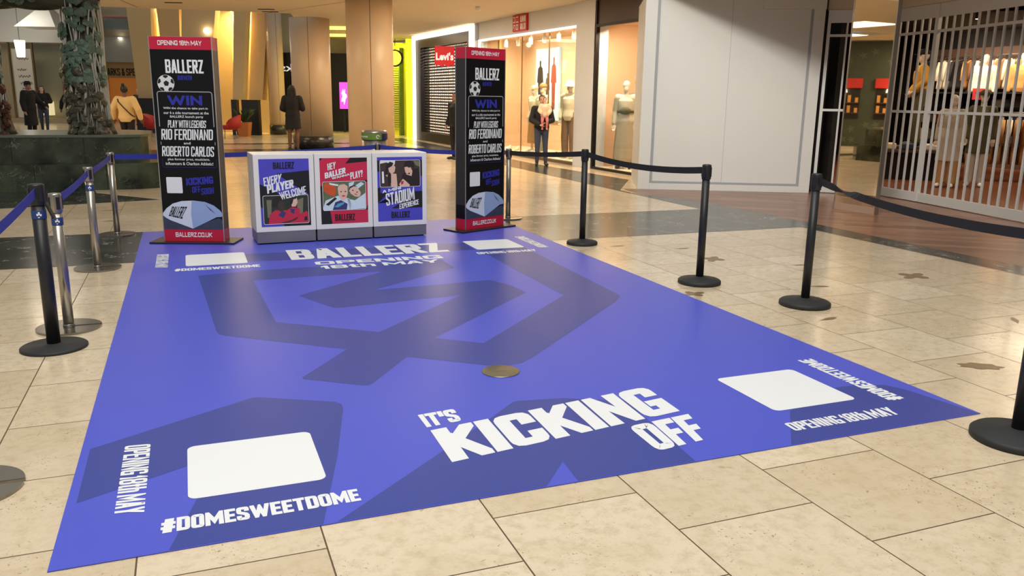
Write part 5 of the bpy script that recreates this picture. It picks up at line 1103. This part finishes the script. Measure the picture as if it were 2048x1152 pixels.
# ------------------------------------------------------------------ people and mannequins
def capsule(mb, a, ra, b, rb, seg=10, mi=0):
    a, b = Vector(a), Vector(b); mb.tube([a, b], [ra, rb], mi, seg); mb.ball(a, ra, mi, seg, 6); mb.ball(b, rb, mi, seg, 6)
def melt(mb, name, m, parent, voxel=.011, smooth=3):
    """fuse overlapping limb volumes into one continuous skin"""
    o = mb.obj(name, m); r = o.modifiers.new('r', 'REMESH'); r.mode = 'VOXEL'; r.voxel_size = voxel; r.use_smooth_shade = True
    if smooth: s = o.modifiers.new('s', 'SMOOTH'); s.iterations = smooth; s.factor = .5
    dg = bpy.context.evaluated_depsgraph_get(); me = bpy.data.meshes.new_from_object(o.evaluated_get(dg)); me.name = name
    o.modifiers.clear(); old = o.data; o.data = me; bpy.data.meshes.remove(old)
    if not me.materials: me.materials.append(m)
    for p in me.polygons: p.use_smooth = True; p.material_index = 0
    o.parent = parent; return o
STAND = dict(pelvis=(0, 0, .96), waist=(0, 0, 1.10), chest=(0, 0, 1.30), neck=(0, .012, 1.47), head=(0, -.012, 1.635),
  shL=(.185, 0, 1.41), elL=(.235, .03, 1.14), wrL=(.25, -.03, .90), shR=(-.185, 0, 1.41), elR=(-.235, .03, 1.14), wrR=(-.25, -.03, .90),
  hipL=(.09, 0, .93), knL=(.1, -.02, .51), anL=(.1, .02, .085), toL=(.12, -.15, .035), hipR=(-.09, 0, .93), knR=(-.1, -.02, .51), anR=(-.1, .02, .085), toR=(-.12, -.15, .035))
def torso(mb, J, g=0.0, z0=None, wide=1.0):
    p, w, c, n = [Vector(J[k]) for k in ('pelvis', 'waist', 'chest', 'neck')]
    mb.rings([(p.x, p.y, p.z-.10, .12+g, .09+g), (p.x, p.y, p.z, (.165+g)*wide, .12+g), (w.x, w.y, w.z, (.138+g)*wide, .105+g), (c.x, c.y, c.z-.05, (.16+g)*wide, .12+g), (c.x, c.y, c.z+.06, (.17+g)*wide, .115+g), (n.x, n.y, n.z-.055, (.13+g)*wide, .08+g), (n.x, n.y, n.z, .058+g*.6, .055+g*.6)], 0, 18)
def hand(mb, wr, el, side):
    wr, el = Vector(wr), Vector(el); d = (wr-el).normalized(); x = d.cross(Vector((0, 0, 1)))
    if x.length < .2: x = Vector((0, 1, 0))
    x = (x-d*x.dot(d)).normalized(); y = d.cross(x)
    capsule(mb, wr, .026, wr+d*.085, .03); capsule(mb, wr+d*.03+x*.012, .022, wr+d*.085+x*.025, .018); capsule(mb, wr+d*.03-x*.012, .022, wr+d*.085-x*.025, .018)
    for k, L in zip((-1.5, -.5, .5, 1.5), (.066, .078, .074, .056)):
        b = wr+d*.085+x*(k*.019); m = b+d*L*.55+y*.008*side; capsule(mb, b, .0105, m, .0095, 8); capsule(mb, m, .0095, m+d*L*.42+y*.022*side, .0085, 8)
    b = wr+d*.03+x*.03; capsule(mb, b, .013, b+d*.035+x*.022, .011, 8); capsule(mb, b+d*.035+x*.022, .011, b+d*.066+x*.024+y*.01*side, .009, 8)
def figure(name, label, cat, loc, rz, h=1.7, pose=None, skin=(206, 160, 134), top=None, legs=None, skirt=None, shoes=None, hair=None, face=True, sleeve=1.0, voxel=.011, group=None, mats=None, coat=None, hat=None, topgap=.018, slim=1.0):
    J = dict(STAND); J.update(pose or {}); s = h/1.755
    t = thing(name, label, cat, loc, rz, group); t.scale = (s, s, s)
    skm = skin if not isinstance(skin, tuple) else mat('skin_%d_%d_%d' % skin, skin, .5)
    b = MB(); torso(b, J, wide=slim); hd = Vector(J['head']); nk = Vector(J['neck'])
    capsule(b, nk-Vector((0, 0, .03)), .056, hd-Vector((0, -.02, .07)), .05)
    b.ball(hd+Vector((0, .012, .022)), (.076, .094, .098), 0, 18, 12); b.ball(hd+Vector((0, -.018, -.045)), (.058, .068, .075), 0, 16, 10)
    if face:
        capsule(b, hd+Vector((0, -.082, .012)), .010, hd+Vector((0, -.102, -.018)), .014, 8)
        for sx in (-1, 1):
            b.ball(hd+Vector((sx*.078, .012, -.01)), (.012, .022, .032), 0, 8, 6); b.ball(hd+Vector((sx*.03, -.072, .026)), (.022, .014, .009), 0, 8, 6)
        b.ball(hd+Vector((0, -.086, -.055)), (.024, .012, .008), 0, 8, 6); b.ball(hd+Vector((0, -.083, -.07)), (.02, .012, .008), 0, 8, 6); b.ball(hd+Vector((0, -.07, -.105)), (.025, .022, .02), 0, 8, 6)
    for S_ in 'LR':
        sh, el, wr, hp, kn, an, to = [J[k+S_] for k in ('sh', 'el', 'wr', 'hip', 'kn', 'an', 'to')]
        capsule(b, Vector(nk)-Vector((0, 0, .06)), .05, sh, .056); capsule(b, sh, .056, el, .041); capsule(b, el, .041, wr, .026); hand(b, wr, el, 1 if S_ == 'L' else -1)
        capsule(b, hp, .088, kn, .056); m = Vector(kn)*.65+Vector(an)*.35+Vector((0, .018, 0)); capsule(b, kn, .054, m, .054); capsule(b, m, .054, an, .036)
        capsule(b, Vector(an)+Vector((0, .025, -.04)), .038, Vector(to)+Vector((0, .03, .002)), .034); b.ball(Vector(to)+Vector((0, .01, 0)), (.038, .05, .026))
    body = melt(b, 'body', skm, t, voxel)
    if face:
        e = MB()
        for sx in (-1, 1): e.ball(hd+Vector((sx*.03, -.079, .014)), (.011, .007, .006), 0, 8, 6)
        e.obj('eyes', mat('eye_dark', (30, 24, 22), .3), t); l = MB(); l.ball(hd+Vector((0, -.094, -.062)), (.02, .007, .006), 0, 8, 6); l.obj('lips', mat('lips_rose', (150, 84, 78), .5), t)
    if legs:
        m_ = MB(); p = Vector(J['pelvis']); g = .014
        m_.rings([(p.x, p.y, p.z-.12, .135, .105), (p.x, p.y, p.z, .182, .136), (p.x, p.y, p.z+.1, .160, .125)], 0, 18)
        for S_ in 'LR':
            hp, kn, an = [Vector(J[k+S_]) for k in ('hip', 'kn', 'an')]; wide = legs[1] if len(legs) > 1 else 0
            capsule(m_, hp, .102, kn, .07+wide); capsule(m_, kn, .07+wide, an+Vector((0, 0, .02)), .05+wide*1.6)
        melt(m_, 'trousers', legs[0], t, voxel)
    if skirt:
        p = Vector(J['pelvis']); zb, r = skirt[1], skirt[2]; m_ = MB(); n = 40; vs = []; fs = []; nz = 12
        for i in range(nz):
            f = i/(nz-1); z = (p.z+.12)*(1-f)+zb*f
            for k in range(n):
                a = 2*math.pi*k/n; q = (.15+(r-.15)*min(1, f*1.3))*(1+.05*f*math.sin(9*a)); vs.append((p.x+q*math.cos(a)*1.08, p.y+q*.78*math.sin(a), z))
        for i in range(nz-1):
            for k in range(n): j = (k+1) % n; fs.append((i*n+k, (i+1)*n+k, (i+1)*n+j, i*n+j))
        fs.append(tuple(range(n))); fs.append(tuple((nz-1)*n+k for k in range(n-1, -1, -1))); m_.add(vs, fs, 0, True); m_.obj('skirt', skirt[0], t)
    if top:
        m_ = MB(); torso(m_, J, topgap, wide=1.02*slim)
        for S_ in 'LR':
            sh, el, wr = [Vector(J[k+S_]) for k in ('sh', 'el', 'wr')]; g = topgap
            capsule(m_, nk-Vector((0, 0, .075)), .052+g, sh, .058+g)
            capsule(m_, sh, .058+g, el, .045+g) if sleeve > .55 else capsule(m_, sh, .058+g, sh.lerp(el, .75), .052+g)
            if sleeve > .8: capsule(m_, el, .045+g, el.lerp(wr, .93), .032+g)
        if coat:
            p = Vector(J['pelvis']); m_.rings([(p.x, p.y, p.z+.15, .16, .13), (p.x, p.y, p.z, .195, .15), (p.x, p.y+.01, coat, .215, .165)], 0, 20)
        melt(m_, 'top', top, t, voxel)
    if shoes:
        for S_ in 'LR':
            an, to = Vector(J['an'+S_]), Vector(J['to'+S_]); m_ = MB()
            capsule(m_, an+Vector((0, .03, -.042)), .043, to+Vector((0, .03, .006)), .04); m_.ball(to+Vector((0, .012, .002)), (.045, .058, .033)); capsule(m_, an+Vector((0, .0, .03)), .043, an+Vector((0, .02, -.03)), .044)
            melt(m_, 'shoe', shoes, t, voxel)
    if hair:
        m_ = MB(); c = hd+Vector((0, .022, .032))
        if hair[1] == 'short': m_.ball(c, (.088, .1, .1), 0, 18, 12)
        elif hair[1] == 'bun': m_.ball(c, (.088, .1, .1), 0, 18, 12); m_.ball(c+Vector((0, .06, .1)), .045)
        else:
            m_.ball(c, (.09, .1, .1), 0, 18, 12)
            for sx in (-1, 0, 1): capsule(m_, c+Vector((sx*.06, .05, -.02)), .052, c+Vector((sx*.085, .05-.02*abs(sx), -.3)), .045)
        o = melt(m_, 'hair', hair[0], t, .009, 2)
        bm = bmesh.new(); bm.from_mesh(o.data)     # open the hair around the face
        dl = [v for v in bm.verts if v.co.y < hd.y-.045 and v.co.z < hd.z+.075 and abs(v.co.x-hd.x) < .07]
        bmesh.ops.delete(bm, geom=dl, context='VERTS'); bm.to_mesh(o.data); bm.free()
    if hat:
        m_ = MB(); c = hd+Vector((0, .01, .05))
        if hat[1] == 'cap':
            m_.rings([(c.x, c.y, c.z-.01, .09, .105), (c.x, c.y, c.z+.045, .086, .1), (c.x, c.y, c.z+.085, .05, .06)], 0, 20); m_.rings([(c.x, c.y-.09, c.z-.018, .075, .075), (c.x, c.y-.09, c.z-.008, .075, .075)], 0, 18)
        else: m_.rings([(c.x, c.y, c.z-.06, .17, .18), (c.x, c.y, c.z-.055, .172, .182), (c.x, c.y, c.z+.0, .1, .115), (c.x, c.y, c.z+.06, .092, .105), (c.x, c.y, c.z+.085, .07, .08)], 0, 24)
        m_.obj('hat', hat[0], t)
    return t
HB_ = mat('hair_black', (26, 20, 18), .5); HBR = mat('hair_brown', (70, 46, 32), .5); HWH = mat('hair_white', (206, 200, 194), .6)
CBK = mat('wear_black', (22, 22, 24), .8); CJN = mat('wear_jeans', (58, 66, 84), .8, noise=.15, scale=20); CYL = mat('wear_mustard', (220, 188, 130), .85, noise=.06, scale=30); CNV = mat('wear_navy', (48, 52, 66), .8); SHB_ = mat('shoe_black', (24, 22, 22), .5); CBG = mat('wear_beige', (226, 198, 168), .8); CPK = mat('wear_pink', (206, 122, 118), .8); CBR = mat('wear_brown_tights', (74, 52, 38), .7)
# woman in mustard sweater, seen from behind
t = figure('person', 'person in mustard sweater and black trousers walking away behind the plinth', 'person', (-1.28, 22.0, 0), math.pi-.25, 1.66, dict(anL=(.1, -.14, .085), toL=(.12, -.3, .035), knL=(.1, -.12, .52), anR=(-.1, .2, .12), toR=(-.12, .05, .035), elL=(.31, .06, 1.17), wrL=(.33, -.04, .95), elR=(-.31, .06, 1.17), wrR=(-.33, -.02, .95)), (110, 74, 56), CYL, (CBK,), None, SHB_, (HB_, 'bun'), topgap=.035)
mb = MB(); pts = [(.17, .03, 1.47), (.12, .17, 1.36), (-.02, .185, 1.2), (-.16, .17, 1.05), (-.2, .0, .98), (-.12, -.17, 1.1), (.1, -.17, 1.33), (.17, .03, 1.47)]
mb.tube(pts, .014, 0, 6, flat=.5); mb.obj('bag_strap', SHB_, t)
figure('person', 'person with long brown hair in black jumper and jeans walking, hands clasped', 'person', (-4.82, 35.2, 0), .15, 1.68, dict(elL=(.27, .0, 1.17), wrL=(.06, -.2, 1.15), elR=(-.27, .0, 1.17), wrR=(-.05, -.2, 1.12), anL=(.07, -.16, .085), toL=(.08, -.33, .035), knL=(.09, -.14, .52), anR=(-.09, .16, .11), toR=(-.11, .0, .035)), (220, 180, 156), CBK, (CJN,), None, SHB_, (HBR, 'long'), voxel=.013, topgap=.035)
figure('person', 'person in dark cap and long black coat standing at the left, facing right', 'person', (-4.43, 29.69, 0), 1.0, 1.78, dict(elL=(.3, -.08, 1.16), wrL=(.3, -.28, 1.02)), (160, 120, 100), CBK, (CBK,), None, SHB_, (HB_, 'short'), coat=.45, hat=(CBK, 'cap'), voxel=.013, topgap=.04)
figure('person', 'dark-clothed person walking away, half hidden behind the bronze trunk', 'person', (-3.75, 33.7, 0), 2.4, 1.72, dict(elL=(.3, .1, 1.15), wrL=(.36, .1, .92)), (150, 112, 92), CBK, (mat('wear_brown', (66, 48, 38), .8),), None, SHB_, (HB_, 'short'), voxel=.014, topgap=.03)
figure('person', 'white-haired person in dark blue far off beside the beige wall fin', 'person', (-1.91, 42.67, 0), -.5, 1.64, dict(elL=(.26, -.02, 1.15), wrL=(.2, -.22, 1.05)), (214, 172, 150), CNV, (CNV,), None, SHB_, (HWH, 'short'), voxel=.015, topgap=.03)
figure('person', 'person in short black coat with bare legs standing before the black shop', 'person', (2.7, 23.0, 0), 2.9, 1.74, dict(elR=(-.26, -.03, 1.15), wrR=(-.2, -.2, 1.22), elL=(.26, .0, 1.15), wrL=(.2, -.18, 1.1)), (120, 80, 58), CBK, None, None, SHB_, (HB_, 'long'), coat=.62, voxel=.013, topgap=.035)
figure('person', 'dark-clothed person standing half hidden left of the right poster tower', 'person', (6.17, 19.6, 0), -1.2, 1.62, dict(elR=(-.27, .05, 1.15), wrR=(-.27, -.05, .93)), (150, 108, 88), CBK, (CBK,), None, SHB_, (HB_, 'short'), voxel=.012, topgap=.035)
figure('person', 'person in black top and jeans holding a small child at the lit window', 'person', (7.56, 17.5, 0), -.35, 1.58, dict(elL=(.26, -.06, 1.14), wrL=(.08, -.24, 1.08), elR=(-.26, -.06, 1.14), wrR=(-.06, -.25, 1.03), anL=(.12, .0, .085), toL=(.15, -.17, .035), anR=(-.1, .02, .085)), (190, 142, 118), CBK, (CJN,), None, SHB_, (HBR, 'short'), topgap=.03)
v = rotz(-.35) @ Vector((.05, -.235, 0))
figure('person', 'small child in pale jacket and pink leggings carried in adult arms', 'person', (7.56+v.x, 17.5+v.y, .70), -.35, .80, dict(head=(0, -.012, 1.70), hipL=(.09, -.02, .93), knL=(.12, -.14, .68), anL=(.11, -.08, .34), toL=(.12, -.22, .28), hipR=(-.09, -.02, .93), knR=(-.12, -.14, .68), anR=(-.11, -.08, .34), toR=(-.12, -.22, .28), elL=(.27, -.05, 1.18), wrL=(.2, -.2, 1.05), elR=(-.27, -.05, 1.18), wrR=(-.2, -.2, 1.08)), (222, 178, 152), CBG, (CPK,), None, CPK, (HBR, 'short'), voxel=.016, topgap=.05)
# mannequins
MP = dict(shL=(.155, 0, 1.41), elL=(.2, .05, 1.14), wrL=(.215, -.02, .9), shR=(-.155, 0, 1.41), elR=(-.2, .05, 1.14), wrR=(-.215, -.02, .9))
MANN = mat('mannequin_cream', (226, 208, 186), .4); C_ = CLO
figure('mannequin', 'bald mannequin in loose cream blouse and orange-tan skirt, leftmost in the lit window', 'mannequin', (8.68, 20.6, .08), -1.35, 1.74, MP, MANN, C_['cream'], None, (C_['tan'], .25, .2), C_['white'], None, False, group=None, topgap=.026, slim=.88, hat=(C_['cream'], 'cap'))
figure('mannequin', 'mannequin in tan cap and cream blouse behind the adult with the child', 'mannequin', (8.6, 19.85, .08), -1.35, 1.78, {**MP, 'elR': (-.25, -.03, 1.18), 'wrR': (-.14, -.2, 1.06)}, MANN, C_['cream'], (C_['stone'], .02), None, C_['white'], None, False, hat=(C_['tan'], 'cap'), topgap=.026, slim=.88)
figure('mannequin', 'mannequin in cream bucket hat, cream shirt and brown trousers', 'mannequin', (8.7, 18.45, .08), -.9, 1.84, MP, MANN, C_['cream'], (mat('cloth_walnut', (130, 98, 68), .85, noise=.1, scale=20), .02), None, C_['white'], None, False, hat=(C_['white'], 'bucket'), topgap=.026, slim=.88)
figure('mannequin', 'bald mannequin in open stone shirt, olive belt bag and long pale skirt', 'mannequin', (8.82, 15.9, .04), -.55, 1.86, MP, MANN, C_['stone'], None, (mat('cloth_greige', (176, 160, 136), .85, noise=.08, scale=16), .14, .2), SHB_, None, False, topgap=.026, slim=.88)
mb = MB(); mb.rings([(0, 0, 1.12, .172, .152), (0, 0, 1.17, .172, .152)], 0, 20); mb.ball((0, -.15, 1.16), (.12, .055, .075), 0, 14, 8); o = mb.obj('belt_bag', C_['olive'], [x for x in bpy.data.objects if x.get('label', '').startswith('bald mannequin in open stone')][0])
figure('mannequin', 'mannequin in orange cap and grey and white jacket beside the hoarding edge', 'mannequin', (9.36, 16.3, .04), -.7, 1.9, MP, MANN, C_['grey'], (C_['camel'], .01), None, C_['white'], None, False, hat=(C_['mustard'], 'cap'), topgap=.026, slim=.88)
figure('mannequin', 'dark-capped mannequin in mustard jacket standing on the display table', 'mannequin', (13.92, 12.95, .66), -2.2, 1.9, {**MP, 'elL': (.29, .02, 1.18), 'wrL': (.17, -.12, 1.02), 'elR': (-.29, .02, 1.18), 'wrR': (-.17, -.12, 1.02)}, MANN, C_['mustard'], (C_['olive'], .01), None, SHB_, None, False, hat=(C_['black'], 'cap'), topgap=.026, slim=.88)
figure('mannequin', 'bald mannequin in long beige coat and wide beige trousers behind the grille', 'mannequin', (13.1, 11.38, .0041), -.9, 1.68, MP, MANN, C_['stone'], (C_['tan'], .03), None, C_['white'], None, False, coat=.5, topgap=.026, slim=.88)
figure('mannequin', 'mannequin in khaki cap, olive jacket and long skirt behind the grille', 'mannequin', (13.75, 11.3, .0041), -.9, 1.76, MP, MANN, C_['olive'], (C_['stone'], .015), None, C_['white'], None, False, hat=(C_['olive'], 'cap'), coat=.62, topgap=.026, slim=.88)
def bust(loc, rz, c, hatc, label):
    t = thing('mannequin', label, 'mannequin', loc, rz, 'half-length mannequins on the shop shelving'); J = dict(STAND); J = {k: (v[0], v[1], v[2]-.86) for k, v in J.items()}
    b = MB(); torso(b, J); hd = Vector(J['head']); nk = Vector(J['neck']); capsule(b, nk, .05, hd-Vector((0, 0, .06)), .05); b.ball(hd+Vector((0, .01, .02)), (.078, .094, .1), 0, 18, 12); b.ball(hd+Vector((0, -.018, -.045)), (.058, .068, .075))
    for S_ in 'LR': capsule(b, J['sh'+S_], .056, J['el'+S_], .042); capsule(b, J['el'+S_], .042, J['wr'+S_], .028)
    melt(b, 'body', MANN, t, .013); m_ = MB(); torso(m_, J, .035)
    for S_ in 'LR': capsule(m_, J['sh'+S_], .09, J['el'+S_], .075); capsule(m_, J['el'+S_], .075, J['wr'+S_], .06)
    melt(m_, 'top', C_[c], t, .013)
bust((18.12, 15.0, 1.80), -.9, 'cream', None, 'half-length mannequin in cream hooded top on the shelving, left of the three')
bust((18.12, 14.0, 1.80), -.9, 'camel', None, 'half-length mannequin in tan cardigan on the shelving, middle of the three')
bust((18.12, 13.3, 1.80), -.9, 'white', None, 'half-length mannequin in white top on the shelving, right of the three')
# shoes on the window floor
def window_shoe(loc, rz, c, label):
    t = thing('display_shoe', label, 'shoe', loc, rz, 'shoes on the shop window floor'); mb = MB(); vs = []; fs = []; n, seg = 12, 14
    for i in range(n):
        f = i/(n-1); w = .042*(math.sin(math.pi*min(1, .12+f*.83))**.5); h = .085*(1-f)**1.2+.03
        for k in range(seg):
            a = 2*math.pi*k/seg; vs.append((w*math.cos(a), .12-.26*f, .012+max(0, h*.5+h*.5*math.sin(a))))
    for i in range(n-1):
        for k in range(seg): j = (k+1) % seg; fs.append((i*seg+k, i*seg+j, (i+1)*seg+j, (i+1)*seg+k))
    mb.add(vs, fs+[tuple(range(seg-1, -1, -1)), tuple((n-1)*seg+k for k in range(seg))], 0, True); mb.obj('upper', CLO[c], t)
    MB().prism([(.045*math.cos(a), -.01+.135*math.sin(a)) for a in [2*math.pi*k/20 for k in range(20)]], 0, .014).obj('sole', WHT, t)
for k, (x, c) in enumerate(((7.6, 'white'), (8.0, 'cream'), (10.2, 'white'), (10.5, 'tan'), (10.9, 'white'), (11.3, 'cream'))):
    q = MS @ Vector((x, .35+.12*(k % 2), .08)); window_shoe(tuple(q), -1.2+.4*k, c, '%s shoe on the lit window floor, %s from the left' % (c, ('first', 'second', 'third', 'fourth', 'fifth', 'sixth')[k]))
for k, (x, y, c) in enumerate(((13.5, .3, 'white'), (13.75, .4, 'cream'), (14.3, .35, 'white'))):
    q = MS @ Vector((x, y, .04)); window_shoe(tuple(q), -.6+.5*k, c, '%s shoe on the floor of the dark-framed window, %s from the left' % (c, ('first', 'second', 'third')[k]))
